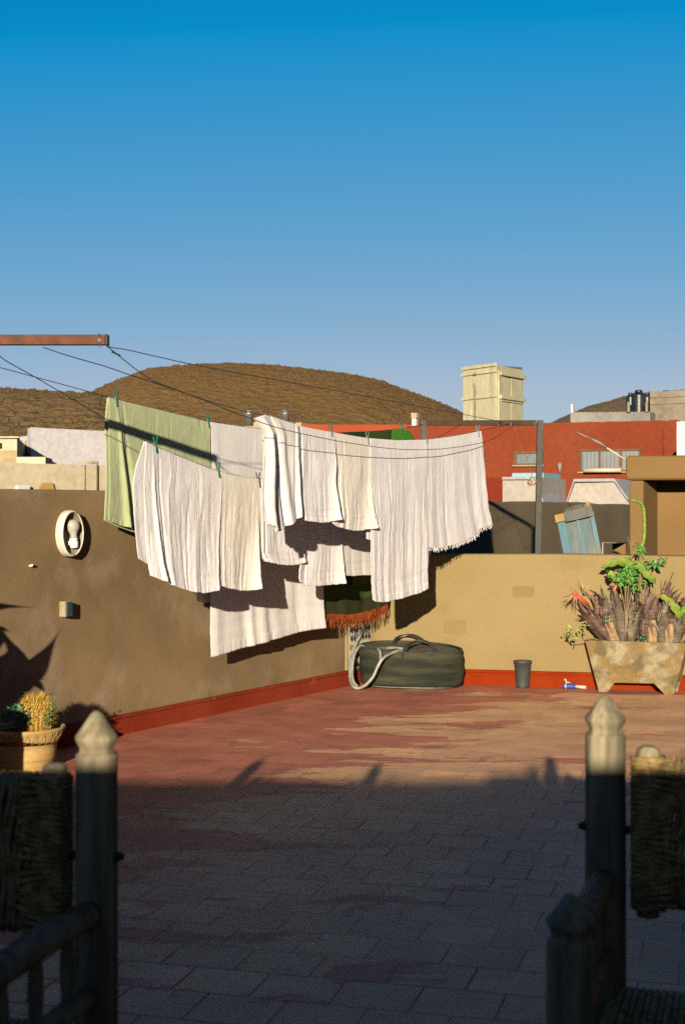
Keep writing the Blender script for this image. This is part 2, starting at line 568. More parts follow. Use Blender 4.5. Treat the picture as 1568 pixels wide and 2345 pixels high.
M['rubber_dark'] = rough_mat('dark_rubber', (0.022, 0.021, 0.018), (0.035, 0.032, 0.027), 8, 0.7, 0.35, fine=60, bs=0.2)
M['hose'] = rough_mat('grey_hose', (0.22, 0.225, 0.19), (0.27, 0.27, 0.235), 20, 0.45, 0.45, fine=60, bs=0.1, c3=(0.16, 0.14, 0.10), s3=12)
M['pot_black'] = rough_mat('charcoal_plastic', (0.040, 0.042, 0.038), (0.052, 0.054, 0.048), 12, 0.6, 0.4, fine=80, bs=0.1)
M['nozzle_blue'] = rough_mat('blue_plastic', (0.012, 0.055, 0.24), (0.018, 0.07, 0.28), 20, 0.4, 0.5, bs=0)
M['nozzle_white'] = rough_mat('white_pipe', (0.42, 0.39, 0.32), (0.47, 0.44, 0.36), 30, 0.6, 0.4, bs=0.1)
M['planter'] = rough_mat('mossy_concrete', (0.30, 0.25, 0.16), (0.13, 0.10, 0.05), 9, 0.95, 0.1, fine=70, bs=0.7, bd=0.008,
                         c3=(0.21, 0.135, 0.05), s3=7, lo3=0.46, hi3=0.60, lo=0.40, hi=0.60)
M['soil'] = rough_mat('dry_soil', (0.035, 0.025, 0.017), (0.07, 0.05, 0.035), 30, 0.95, 0.1, fine=60, bs=0.6)
M['green_pad'] = rough_mat('cactus_green', (0.105, 0.175, 0.020), (0.215, 0.29, 0.035), 16, 0.7, 0.25, fine=60, bs=0.2)
M['green_leaf'] = rough_mat('leaf_green', (0.045, 0.17, 0.02), (0.09, 0.25, 0.035), 12, 0.5, 0.4, fine=60, bs=0.1)
M['green_dark'] = rough_mat('deep_leaf_green', (0.02, 0.095, 0.035), (0.03, 0.14, 0.05), 12, 0.5, 0.4, fine=60, bs=0.1)
M['yellow_leaf'] = rough_mat('yellow_green_leaf', (0.20, 0.25, 0.05), (0.28, 0.31, 0.09), 12, 0.6, 0.3, bs=0)
M['agave_leaf'] = rough_mat('agave_green', (0.07, 0.12, 0.06), (0.09, 0.15, 0.08), 6, 0.6, 0.3, fine=40, bs=0.1)
M['flower_red'] = rough_mat('red_bract', (0.42, 0.045, 0.02), (0.50, 0.07, 0.03), 20, 0.6, 0.3, bs=0)
M['flower_pale'] = rough_mat('pale_stamen', (0.42, 0.22, 0.12), (0.46, 0.30, 0.16), 20, 0.6, 0.3, bs=0)
M['stem'] = rough_mat('tan_stem', (0.22, 0.16, 0.08), (0.27, 0.20, 0.10), 20, 0.8, 0.2, bs=0)
M['spine'] = rough_mat('golden_spines', (0.55, 0.32, 0.045), (0.68, 0.43, 0.085), 30, 0.6, 0.3, bs=0)
M['cactus_body'] = rough_mat('barrel_cactus', (0.34, 0.20, 0.035), (0.40, 0.24, 0.05), 30, 0.7, 0.3)
M['pot_clay'] = rough_mat('ochre_clay', (0.36, 0.225, 0.075), (0.43, 0.285, 0.105), 7, 0.8, 0.25, (1, 1, 2.5), fine=60, bs=0.25, bd=0.003)
M['blue_wood'] = rough_mat('faded_blue_paint', (0.10, 0.135, 0.14), (0.155, 0.18, 0.165), 9, 0.85, 0.2, (1, 1, 0.12), fine=90, bs=0.4, bd=0.003,
                           c3=(0.19, 0.17, 0.115), s3=9, lo3=0.5, hi3=0.62)
M['blue_wood2'] = rough_mat('strong_blue_paint', (0.085, 0.165, 0.21), (0.12, 0.20, 0.23), 9, 0.85, 0.2, (1, 1, 0.12), fine=90, bs=0.3, bd=0.003,
                            c3=(0.16, 0.145, 0.10), s3=12, lo3=0.56, hi3=0.66)
M['grey_wood'] = rough_mat('bare_grey_wood', (0.10, 0.105, 0.10), (0.15, 0.14, 0.12), 9, 0.9, 0.15, (1, 1, 0.2), fine=70, bs=0.4, bd=0.003)
M['yellow_wood'] = rough_mat('bare_yellow_wood', (0.30, 0.19, 0.07), (0.36, 0.24, 0.10), 9, 0.9, 0.15, fine=70, bs=0.3, bd=0.003)
M['chair_wood'] = rough_mat('weathered_chair_wood', (0.165, 0.135, 0.085), (0.33, 0.275, 0.175), 48, 0.85, 0.15, (1, 1, 0.07), fine=110, bs=0.5, bd=0.003,
                            c3=(0.13, 0.115, 0.075), s3=22, lo3=0.50, hi3=0.66)
M['rope'] = rough_mat('palm_rope', (0.19, 0.125, 0.045), (0.42, 0.29, 0.12), 45, 0.9, 0.15, fine=260, bs=0.5, bd=0.003)
M['brown_frame'] = rough_mat('brown_window_wood', (0.10, 0.052, 0.025), (0.14, 0.075, 0.036), 6, 0.8, 0.2, bs=0)
M['grille'] = rough_mat('window_grille', (0.17, 0.12, 0.065), (0.21, 0.15, 0.085), 6, 0.8, 0.2, bs=0)
M['pane'] = rough_mat('dusky_pane', (0.055, 0.085, 0.12), (0.075, 0.11, 0.15), 2, 0.45, 0.5, bs=0)
M['dark_gap'] = rough_mat('dark_opening', (0.02, 0.016, 0.012), (0.03, 0.022, 0.016), 4, 0.9, 0.1, bs=0)
M['roller'] = rough_mat('cream_roller', (0.45, 0.39, 0.28), (0.50, 0.44, 0.32), 3, 0.6, 0.3, bs=0)
M['galv'] = rough_mat('galvanised_steel', (0.34, 0.35, 0.31), (0.42, 0.42, 0.37), 6, 0.35, 0.5, metal=0.75, bs=0)
M['lamp_grey'] = rough_mat('grey_lamp_metal', (0.17, 0.17, 0.15), (0.21, 0.20, 0.17), 6, 0.6, 0.4, bs=0)
M['tile_white'] = rough_mat('old_glazed_tile', (0.50, 0.48, 0.38), (0.58, 0.55, 0.44), 30, 0.45, 0.4, fine=80, bs=0.1)
M['tile_blue'] = rough_mat('dark_blue_glaze', (0.012, 0.018, 0.028), (0.018, 0.025, 0.036), 30, 0.35, 0.5, bs=0)
M['tile_yellow'] = rough_mat('yellow_glaze', (0.30, 0.20, 0.05), (0.35, 0.24, 0.07), 30, 0.45, 0.4, bs=0)
M['fringe_orange'] = rough_mat('orange_wool', (0.20, 0.040, 0.008), (0.27, 0.062, 0.014), 60, 0.95, 0.1, bs=0)
M['ground'] = rough_mat('dusty_ground', (0.22, 0.15, 0.09), (0.28, 0.20, 0.12), 0.05, 0.95, 0.1, fine=2, bs=0.1)
M['roof'] = rough_mat('cement_roof', (0.26, 0.20, 0.13), (0.32, 0.25, 0.17), 1.0, 0.95, 0.1, fine=40, bs=0.2)
M['house_back'] = rough_mat('house_plaster', (0.22, 0.15, 0.08), (0.26, 0.18, 0.10), 1.0, 0.95, 0.1, fine=40, bs=0.2)


def hill_mat(name, soil, soil2, scrub, bare):
    soil, soil2, scrub, bare = (kc(q, 1.25) for q in (soil, soil2, scrub, bare))
    m, nt, b = base_mat(name, 1.0, 0.05)
    v = coords(nt)
    c = mixc(nt, noise_fac(nt, v, 0.02, 5, 0.42, 0.6), soil, soil2)
    c = mixc(nt, noise_fac(nt, v, 0.012, 6, 0.55, 0.66, 0.65), c, bare)
    c = mixc(nt, noise_fac(nt, v, 0.22, 4, 0.50, 0.60, 0.6), c, scrub)
    c = mixc(nt, noise_fac(nt, v, 0.5, 3, 0.56, 0.64, 0.6), c, tuple(k * 0.7 for k in scrub))
    nt.links.new(c, b.inputs['Base Color'])
    bump(nt, b, noise_fac(nt, v, 0.18, 6, 0.2, 0.8, 0.65), 0.8, 2.5)
    return m


M['hill_mid'] = hill_mat('scrubby_hillside', (0.112, 0.062, 0.024), (0.100, 0.060, 0.024), (0.082, 0.053, 0.021), (0.145, 0.064, 0.024))
M['hill_side'] = hill_mat('grey_scrub_hillside', (0.105, 0.070, 0.034), (0.12, 0.070, 0.028), (0.058, 0.047, 0.024), (0.14, 0.066, 0.026))
M['hill_right'] = hill_mat('far_hillside', (0.115, 0.078, 0.045), (0.098, 0.070, 0.042), (0.08, 0.062, 0.037), (0.12, 0.074, 0.042))
M['scrub'] = rough_mat('dry_scrub', (0.100, 0.066, 0.027), (0.125, 0.080, 0.033), 0.3, 1.0, 0.05, bs=0)


def blanket_mat():
    m, nt, b = base_mat('dark_green_wool', 0.95, 0.1)
    tc = nd(nt, 'ShaderNodeTexCoord')
    sp = nd(nt, 'ShaderNodeSeparateXYZ')
    nt.links.new(tc.outputs['UV'], sp.inputs[0])
    u, v = sp.outputs[0], sp.outputs[1]

    def band(s, a, c):
        return math_n(nt, 'MULTIPLY', math_n(nt, 'GREATER_THAN', s, a), math_n(nt, 'LESS_THAN', s, c))
    c = mixc(nt, band(v, 0.84, 0.92), (0.010, 0.017, 0.009), (0.026, 0.044, 0.009))
    c = mixc(nt, math_n(nt, 'GREATER_THAN', v, 0.92), c, (0.018, 0.020, 0.007))
    c = mixc(nt, math_n(nt, 'MULTIPLY', band(v, 0.74, 0.84), band(u, 0.42, 0.95)), c, (0.062, 0.062, 0.008))
    c = mixc(nt, math_n(nt, 'MULTIPLY', math_n(nt, 'LESS_THAN', v, 0.10), band(u, 0.72, 1.1)), c, (0.035, 0.12, 0.012))
    c = mixc(nt, math_n(nt, 'MULTIPLY', math_n(nt, 'LESS_THAN', v, 0.3), band(u, 0.45, 0.7)), c, (0.022, 0.034, 0.006))
    nt.links.new(c, b.inputs['Base Color'])
    bump(nt, b, noise_fac(nt, tc.outputs['Object'], 300, 2, 0.2, 0.8), 0.3, 0.002)
    return m


M['blanket'] = blanket_mat()

# ------------------------------------------------------------------ the setting
# long wall on the left (plan line) and low back wall
LW = lambda Y: 0.572 * (Y - 9.768)                       # x of the long wall at depth Y
LDIR = Vector((0.4966, 0.868, 0))
LN = Vector((0.868, -0.4966, 0))                          # towards the terrace
CORNER = Vector((0.174, 10.073, 0))
BDIR = Vector((0.9687, -0.2484, 0))
BN = Vector((-0.2484, -0.9687, 0))


def lwall(x):
    """point on the long wall seen at picture column x (z = 0)"""
    a = (x - CX) / F
    Y = 0.572 * 9.768 / (0.572 - a)
    return Vector((a * Y, Y, 0))


def bwall(x):
    a = (x - CX) / F
    Y = 10.118 / (1 + 0.2564 * a)
    return Vector((a * Y, Y, 0))


mb = MB()
mb.add([(-4000, -4000, -7), (4000, -4000, -7), (4000, 4000, -7), (-4000, 4000, -7)], [(0, 1, 2, 3)])
tag(mb.build('ground', M['ground']), kind='structure')

# terrace floor: one sheet between the two walls and the house behind the camera
p_l = CORNER - LDIR * 14.5
p_r = CORNER + BDIR * 7.5
mb = MB()
mb.add([p_l, (p_l.x, -3.0, 0), (p_r.x, -3.0, 0), p_r, CORNER], [(0, 1, 2, 3, 4)])
tag(mb.build('terrace_floor', M['floor']), kind='structure')

# cement roof of the neighbours behind the walls
mb = MB()
mb.prism([CORNER + BDIR * 8 + Vector((0, 0.2, -0.004)), CORNER + Vector((0, 0.2, -0.004)), CORNER + LDIR * 16 + Vector((-4, 0, -0.004)), CORNER + BDIR * 8 + Vector((4, 14, -0.004))], (0, 0, -0.3))
tag(mb.build('roof_terrace', M['roof']), kind='structure')


def hill(name, prof, Yr, Y0, Y1, mat, x0, x1, nx=220, ny=70, amp=1.0, seed=0):
    mb = MB()

    def fn(u, v):
        x = lerp(x0, x1, u)
        Y = lerp(Y0, Y1, v)
        top = (CY - interp(prof, x)) / F * Yr + EYE + 7
        if Y <= Yr:
            s = smooth((Y - Y0) / (Yr - Y0)) ** 0.9
        else:
            s = 1 - 0.75 * smooth((Y - Yr) / (Y1 - Yr))
        X = (x - CX) / F * Y
        nz = noise.fractal(Vector((X * 0.03, Y * 0.03, seed)), 0.9, 2.1, 5) * amp * min(1, s * 2)
        gul = abs(noise.noise(Vector((X * 0.012, Y * 0.003, seed + 5)))) * -4.5 * amp * s * (1 - s) * 4
        rim = noise.noise(Vector((X * 0.25, Y * 0.1, seed))) * 0.25 * amp - 1.6 * s
        return Vector((X, Y, -7 + top * s + nz * 0.6 + gul + rim))
    mb.grid(fn, nx, ny)
    mb.uv = None
    o = mb.build(name, mat)
    tag(o, kind='structure')
    return fn


P_MID = [(-400, 960), (-100, 940), (60, 925), (150, 915), (215, 893), (245, 878), (270, 868), (300, 857), (340, 843), (400, 836.5), (470, 832), (530, 831),
         (600, 834), (700, 842), (780, 852), (850, 864), (880, 873), (930, 892), (985, 912), (1040, 934), (1061, 943), (1130, 975), (1220, 1010), (1400, 1060)]
P_SIDE = [(-600, 850), (-200, 872), (0, 883), (60, 886.5), (130, 890), (215, 892.5), (260, 905), (330, 960), (420, 1010), (560, 1080)]
P_RIGHT = [(1100, 1050), (1200, 1005), (1255, 970), (1290, 953), (1310, 945), (1345, 930), (1400, 916), (1440, 905), (1490, 898), (1568, 891), (1700, 880), (2100, 870)]
h_mid = hill('hill', P_MID, 760, 420, 1100, M['hill_mid'], -500, 1500, amp=1.3, seed=1)
h_side = hill('hill', P_SIDE, 520, 300, 640, M['hill_side'], -900, 640, amp=0.9, seed=4)
h_right = hill('hill', P_RIGHT, 1250, 700, 1800, M['hill_right'], 1000, 2300, nx=150, ny=50, amp=1.6, seed=9)
mb = MB()
r2 = random.Random(3)
for fn, cnt, vmax, sc in ((h_mid, 8000, 0.52, 0.85), (h_side, 4000, 0.70, 0.8), (h_right, 900, 0.55, 1.5)):
    for _ in range(cnt):
        u, v = r2.random(), r2.uniform(0.12, vmax)
        p = fn(u, v)
        if noise.noise(p * 0.02) < -0.25 and r2.random() < 0.7:
            continue
        rr = r2.uniform(0.35, 1.0) ** 1.6 * 1.15 * sc
        k = 5
        ring = [p + Vector((math.cos(6.283 * i / k + u * 9) * rr * r2.uniform(0.7, 1.2), math.sin(6.283 * i / k + u * 9) * rr, r2.uniform(0.15, 0.4) * rr)) for i in range(k)]
        low = [q * 1.0 + Vector((0, 0, -0.9 * rr)) for q in ring]
        top = p + Vector((r2.uniform(-.3, .3) * rr, 0, rr * r2.uniform(0.7, 1.0)))
        vs = low + ring + [top]
        fs = [(i, (i + 1) % k, k + (i + 1) % k, k + i) for i in range(k)] + [(k + i, k + (i + 1) % k, 2 * k) for i in range(k)]
        mb.add(vs, fs, False)
tag(mb.build('hillside_scrub', M['scrub']), kind='stuff')


# ------------------------------------------------------------------ walls of the terrace
def wall_sweep(mb, p0, d, n, length, height, thick, step=0.12, seed=0, amp=0.006, base=0.0):
    """rendered wall: rounded cross-section swept along d, slightly uneven. n points to the side that stays on the line"""
    prof = [(0, 0)]
    k = int(height / 0.12)
    for i in range(1, k):
        prof.append((0, height * i / k))
    r = 0.018
    for i in range(5):
        a = math.pi / 2 * i / 4
        prof.append((-r + r * math.cos(a) * 1.0, height - r + r * math.sin(a)))
    for i in range(5):
        a = math.pi / 2 * (1 - i / 4)
        prof.append((-thick + r - r * math.cos(a), height - r + r * math.sin(a)))
    prof += [(-thick, height * 0.5), (-thick, 0)]
    m = max(2, int(length / step))
    vs, fs = [], []
    for j in range(m + 1):
        s = length * j / m
        for (o, z) in prof:
            q = p0 + d * s
            e = noise.noise(Vector((s * 1.1, z * 1.3, seed))) * amp
            e2 = noise.noise(Vector((s * 0.8, seed + 7.7, 1))) * amp * 1.6 if z > height * 0.9 else 0
            vs.append(q + n * (o + e) + Vector((0, 0, base + z + e2)))
    w_ = len(prof)
    for j in range(m):
        for i in range(w_ - 1):
            a = j * w_ + i
            fs.append((a, a + w_, a + w_ + 1, a + 1))
    mb.add(vs, fs, True)
    mb.f.append([len(mb.v) - len(vs) + i for i in range(w_)]); mb.s.append(False)
    mb.f.append([len(mb.v) - w_ + i for i in range(w_)][::-1]); mb.s.append(False)


def skirting(mb, p0, d, n, length, h=0.108):
    pr = [(0.0, 0.0), (0.016, 0.0), (0.016, h * 0.66), (0.012, h * 0.70), (0.012, h * 0.80), (0.020, h * 0.84), (0.020, h * 0.94), (0.012, h), (0.0, h)]
    m = max(2, int(length / 0.15))
    vs, fs = [], []
    for j in range(m + 1):
        s = length * j / m
        e = noise.noise(Vector((s * 2.3, 3.1, 0))) * 0.003
        for (o, z) in pr:
            vs.append(p0 + d * s + n * (o + 0.004 + e * (1 if o else 0)) + Vector((0, 0, z + (e if z else 0))))
    k = len(pr)
    for j in range(m):
        for i in range(k - 1):
            a = j * k + i
            fs.append((a, a + k, a + k + 1, a + 1))
    mb.add(vs, fs, False)
    o0 = len(mb.v) - len(vs)
    mb.f.append([o0 + i for i in range(k)][::-1]); mb.s.append(False)
    mb.f.append([len(mb.v) - k + i for i in range(k)]); mb.s.append(False)


lw = thing('terrace_wall', p_l, 'tall brown rendered wall with red skirting running into the corner behind the laundry', 'wall')
mb = MB()
wall_sweep(mb, p_l, LDIR, LN, 14.5 - 0.02, 1.314, 0.2, seed=1, amp=0.009)
mb.build('wall_render', M['plaster_brown'], lw)
mb = MB()
skirting(mb, p_l, LDIR, LN, 14.5 - 0.03)
mb.build('skirting', M['skirting_red'], lw)
# raised zellige panel in the corner
a0 = lwall(788)
plen = (CORNER - a0).length - 0.012
tp = MB()
q0, q1 = a0 + LN * 0.012, a0 + LDIR * plen + LN * 0.012
tp.prism([q0 + Vector((0, 0, 0.112)), q1 + Vector((0, 0, 0.112)), q1 + Vector((0, 0, 0.62)), q0 + Vector((0, 0, 0.62))], LN * 0.020)
panel = tp.build('tile_panel', M['tile_white'], lw, bevel=0.002)
tag(panel, 'raised patterned tile panel')
rim = MB()
rim.prism([q0 + Vector((0, 0, 0.112)), q0 - LDIR * 0.012 + Vector((0, 0, 0.112)), q0 - LDIR * 0.012 + Vector((0, 0, 0.62)), q0 + Vector((0, 0, 0.62))], LN * 0.020)
rim.build('panel_edge', M['plaster_tan'], lw)
dm = MB()
yb = MB()
nrow = 8
for j in range(nrow):
    z = 0.14 + 0.062 * j
    if j % 3 == 2:
        c0 = q0 + LN * 0.021
        yb.prism([c0 + LDIR * 0.01 + Vector((0, 0, z - 0.016)), c0 + LDIR * (plen - 0.01) + Vector((0, 0, z - 0.016)), c0 + LDIR * (plen - 0.01) + Vector((0, 0, z + 0.018)), c0 + LDIR * 0.01 + Vector((0, 0, z + 0.018))], LN * 0.003)
        continue
    for i in range(7):
        s = 0.045 + (plen - 0.07) * i / 6
        c = q0 + LDIR * s + LN * 0.021 + Vector((0, 0, z))
        dm.prism([c - Vector((0, 0, 0.024)), c + LDIR * 0.017, c + Vector((0, 0, 0.024)), c - LDIR * 0.017], LN * 0.003)
dm.build('diamond_inlay', M['tile_blue'], panel).matrix_parent_inverse = Matrix.Identity(4)
yb.build('yellow_band', M['tile_yellow'], panel).matrix_parent_inverse = Matrix.Identity(4)

bw = thing('parapet_wall', CORNER, 'low sunlit tan parapet with orange skirting behind the rubber tub and the planter', 'wall')
mb = MB()
wall_sweep(mb, CORNER + BDIR * 0.0, BDIR, BN, 7.5, 0.91, 0.16, seed=3, amp=0.006)
mb.build('wall_render', M['plaster_tan'], bw)
mb = MB()
skirting(mb, CORNER + BDIR * 0.03, BDIR, BN, 7.4)
mb.build('skirting', M['skirting_orange'], bw)

M['plaster_patch'] = rough_mat('patch_plaster', (0.196, 0.139, 0.060), (0.214, 0.155, 0.069), 2.2, 0.9, 0.15, fine=170, bs=0.25, bd=0.003)
for (xa_, xb_, ya_, yb_) in ((1016, 1066, 1418, 1449), (1172, 1222, 1342, 1366)):
    A_, B_ = bwall(xa_), bwall(xb_)
    mb = MB()
    z1_, z0_ = zpx(ya_, A_.y), zpx(yb_, A_.y)
    pts_ = []
    for k in range(20):
        u = k / 20 * 2 * math.pi
        fx = 0.5 + 0.5 * max(-1, min(1, 1.35 * math.cos(u))) * (1 + 0.05 * noise.noise(Vector((k * 1.3, xa_, 0))))
        fz = 0.5 + 0.5 * max(-1, min(1, 1.35 * math.sin(u))) * (1 + 0.05 * noise.noise(Vector((k * 1.3, xa_, 4))))
        q_ = A_.lerp(B_, fx)
        pts_.append(Vector((q_.x, q_.y, lerp(z0_, z1_, fz))) + BN * 0.0005)
    mb.prism(pts_, BN * 0.0055)
    mb.build('plaster_patch', M['plaster_patch'], bw)

# grey-brown neighbour wall behind the parapet
g0 = Vector((1.34, 13.3, 0))
GD = Vector((0.405, 0.914, 0)).normalized()
GN = Vector((GD.y, -GD.x, 0))
mb = MB()
wall_sweep(mb, g0 - GD * 1.2 + Vector((0.02, -0.15, 0)), GD, GN, 14.0, 1.302, 0.2, seed=8, amp=0.012)
tag(mb.build('neighbour_wall', M['plaster_grey']), 'grey brown rendered wall behind the parapet, crossed by a slanting bar shadow', 'wall')

# the house behind the camera that throws the near shade
sh_el = -SUN.z / SUN.y
YC = -1.2
zc = (6.36 - YC) * sh_el
mb = MB()
mb.box((0.5, YC - 0.15, zc / 2), (14.0, 0.3, zc))
sx = SUN.x / SUN.y
def sx_at(x, Yf):
    """column of the shading wall that shades floor point seen at x"""
    return xw(x, Yf) - sx * (Yf - YC)
xa, xb = sx_at(1110, 6.4), sx_at(1232, 6.4)
mb.box(((xa + xb) / 2, YC - 0.16, zc + 0.018), (xb - xa, 0.27, 0.036))
for x, h_, r_ in ((603, 0.075, 0.016), (890, 0.05, 0.022), (1212, 0.11, 0.04), (1380, 0.05, 0.09), (1560, 0.04, 0.1)):
    c = sx_at(x, 6.5)
    lean = 0.05 if x == 603 else 0.0
    mb.tube([(c, YC - 0.15, zc - 0.01), (c + lean * 0.6, YC - 0.15, zc + h_ * 0.55), (c + lean, YC - 0.15, zc + h_)], [r_, r_ * 0.9, r_ * 0.3], 8)
tag(mb.build('wall', M['house_back']), kind='structure')
mb = MB()
mb.box((5.2, 0.6, 2.6), (5.0, 8.0, 5.2))  # added out of view to block sky light and deepen the near shade
tag(mb.build('side_sky_blocker', M['house_back']), 'tall unseen block added right of the terrace to hold back sky light', 'building')
mb = MB()
mb.hexa([Vector(p) for p in ((-9.5, -4, -7), (-7.9, -4, -7), (-5.0, 1.2, -7), (-9.5, 1.2, -7), (-9.5, -4, 4.6), (-7.9, -4, 4.6), (-5.0, 1.2, 4.6), (-9.5, 1.2, 4.6))])  # second added block, out of view on the left, also cutting sky light
tag(mb.build('corner_sky_blocker', M['house_back']), 'tall unseen block added behind the brown wall to hold back sky light', 'building')


# ------------------------------------------------------------------ buildings beyond
REC = Vector((0.42, 0.907, 0))                            # the way the street's side walls recede


def block(mb, xl, YL, xr, YR, zt, zb=-7.0, depth=4.0, rec=REC):
    a, b = Vector((xw(xl, YL), YL, 0)), Vector((xw(xr, YR), YR, 0))
    q = [a, b, b + rec * depth, a + rec * depth]
    mb.hexa([p + Vector((0, 0, zb)) for p in q] + [p + Vector((0, 0, zt)) for p in q])
    return a, b


def face_rect(mb, a, b, xl, xr, yt, yb, out, thick):
    """box proud of the facade a-b (plan points), covering picture columns xl..xr and rows yt..yb"""
    d = (b - a).normalized()
    n = Vector((d.y, -d.x, 0))
    if n.y > 0: n = -n
    P = []
    for x in (xl, xr):
        k = (x - CX) / F
        t = (k * a.y - a.x) / (d.x - k * d.y)
        P.append(a + d * t)
    zt = [zpx(yt, p.y) for p in P]
    zb = [zpx(yb, p.y) for p in P]
    z1, z0 = sum(zt) / 2, sum(zb) / 2
    f0, f1 = P[0] + n * out, P[1] + n * out
    k0, k1 = P[0] + n * (out - thick), P[1] + n * (out - thick)
    mb.hexa([Vector((p.x, p.y, z)) for z in (z0, z1) for p in (f0, f1, k1, k0)])
    return P, n, z0, z1


# red building
RB = thing('red_building', W(1300, 1172, 29) * 1, 'long red painted building with barred windows behind the metal laundry frame', 'building')
mb = MB()
YL, YR = 29.6, 27.8
zr = zpx(975, 29.2)
ra, rb = block(mb, 930, YL, 1549, YR, zr, depth=6)
mb.build('wall', M['red_wall'], RB)
mb = MB()
for k in range(36):
    t0, t1 = k / 36, (k + 1) / 36
    e = 0.012 * noise.noise(Vector((k * 0.9, 0, 0)))
    p0, p1 = ra.lerp(rb, t0), ra.lerp(rb, t1)
    off = REC * 0.02
    mb.hexa([p0 + off + Vector((0, 0, zr)), p1 + off + Vector((0, 0, zr)), p1 + REC * 0.3 + Vector((0, 0, zr)), p0 + REC * 0.3 + Vector((0, 0, zr))] +
            [p0 + off + Vector((0, 0, zr + 0.03 + e)), p1 + off + Vector((0, 0, zr + 0.03 + e)), p1 + REC * 0.3 + Vector((0, 0, zr + 0.03)), p0 + REC * 0.3 + Vector((0, 0, zr + 0.03))])
mb.build('coping', M['red_wall'], RB)


def barred_window(par, a, b, x0, x1, y0, y1, bars, mull=()):
    fr = MB()
    t = 3.2
    for (xa_, xb_, ya_, yb_) in ((x0 - 1.5, x1 + 1.5, y0 - 1, y0 + t), (x0 - 1.5, x1 + 1.5, y1 - t, y1 + 1), (x0, x0 + t * 1.6, y0 + t, y1 - t), (x1 - t, x1, y0 + t, y1 - t)):
        face_rect(fr, a, b, xa_, xb_, ya_, yb_, 0.05, 0.09)
    for mx in mull:
        face_rect(fr, a, b, mx - 2.2, mx + 2.2, y0 + t, y1 - t, 0.035, 0.06)
    f = fr.build('window', M['brown_frame'], par)
    p = MB()
    face_rect(p, a, b, x0 + t * 1.6, x1 - t, y0 + t, y1 - t, 0.008, 0.006)
    q = p.build('pane', M['pane'], f); q.matrix_parent_inverse = Matrix.Identity(4)
    g = MB()
    for k in range(bars):
        x = lerp(x0 + 8, x1 - 6, k / (bars - 1))
        face_rect(g, a, b, x - 0.7, x + 0.7, y0 + t, y1 - t, 0.03, 0.016)
    q = g.build('grille', M['grille'], f); q.matrix_parent_inverse = Matrix.Identity(4)
    # sill and head set in the wall
    s = MB()
    face_rect(s, a, b, x0 - 3, x1 + 3, y1 + 1, y1 + 3.5, 0.09, 0.09)
    q = s.build('sill', M['cream_dark'], f); q.matrix_parent_inverse = Matrix.Identity(4)


barred_window(RB, ra, rb, 1177, 1243, 1035, 1064, 8)
barred_window(RB, ra, rb, 1326, 1466, 1029, 1079, 15, (1372, 1420))
barred_window(RB, ra, rb, 1060, 1109, 1037, 1060, 8)
mb = MB()
P, n_, z0, z1 = face_rect(MB(), ra, rb, 1338, 1424, 1072, 1082, 0.1, 0.05)
mb.tube([P[0] + n_ * 0.16 + Vector((0, 0, (z0 + z1) / 2)), P[1] + n_ * 0.16 + Vector((0, 0, (z0 + z1) / 2))], 0.045, 12)
mb.build('roller_blind', M['roller'], RB)
mb = MB()
P, n_, z0, z1 = face_rect(MB(), ra, rb, 1276, 1289, 1058, 1082, 0.1, 0.05)
c = (P[0] + P[1]) / 2 + n_ * 0.09
mb.lathe([(0.0, z1), (0.05, z1 - 0.03), (0.055, z1 - 0.05), (0.045, z1 - 0.12), (0.02, z1 - 0.19), (0.0, z1 - 0.24)], (c.x, c.y, 0), 8)
mb.tube([(c.x, c.y, z1 - 0.07), (c.x - n_.x * .1, c.y - n_.y * .1, z1 - 0.05)], 0.012, 6)
mb.build('wall_lantern', M['lamp_grey'], RB)
mb = MB()
P, n_, z0, z1 = face_rect(MB(), ra, rb, 1518, 1519.6, 985, 1043, 0.05, 0.05)
mb.tube([P[0] + n_ * 0.03 + Vector((0, 0, z1)), P[0] + n_ * 0.03 + Vector((0, 0, z0))], 0.012, 6)
mb.build('downpipe', M['rust'], RB)

# lower red roof room to the left of it
mb = MB()
LB = thing('red_roof_room', W(820, 1000, 33), 'low orange red rooftop wall glimpsed above the dark green blanket', 'building')
block(mb, 690, 33, 945, 33, zpx(972, 33), depth=3)
mb.build('wall', rough_mat('orange_roof_wall', (0.27, 0.045, 0.018), (0.30, 0.055, 0.022), 0.8, 0.9, 0.1, bs=0), LB)
mb = MB()
block(mb, 560, 33.2, 690, 33.2, zpx(967, 33.2), depth=3)
block(mb, 560, 33.0, 689, 33.0, zpx(972, 33.0), depth=0.19)
mb.build('ledge', M['cream_dark'], LB)

# white rooftop stair heads in front of the red wall
WB = thing('stair_head', W(1365, 1160, 24), 'white sloping stair head with pale lilac edges in front of the red building', 'roof structure')
mb = MB()
Yw = 24.0
mb.prism([W(1290, 1165, Yw), W(1440, 1168, Yw - .4), W(1437, 1142, Yw - .4), W(1405, 1097, Yw - .3), W(1313, 1098, Yw)], REC * 2.2)
mb.build('wall', M['white_bulk'], WB)
mb = MB()
for (a, b) in (((1291, 1162), (1313, 1098)), ((1313, 1098), (1405, 1097)), ((1405, 1097), (1436.5, 1142))):
    A, B = W(a[0], a[1], Yw - 0.05 - (a[0] - 1290) * 0.0028), W(b[0], b[1], Yw - 0.05 - (b[0] - 1290) * 0.0028)
    mb.prism([A + Vector((0, 0, 0.012)), B + Vector((0, 0, 0.012)), B - Vector((0, 0, 0.035)), A - Vector((0, 0, 0.035))], REC * 2.24)
mb.build('coping', M['pale_lilac'], WB)
WB2 = thing('roof_box', W(1195, 1150, 22), 'small white rooftop box with a pale blue slab half behind the metal post', 'roof structure')
mb = MB()
Yw = 22.0
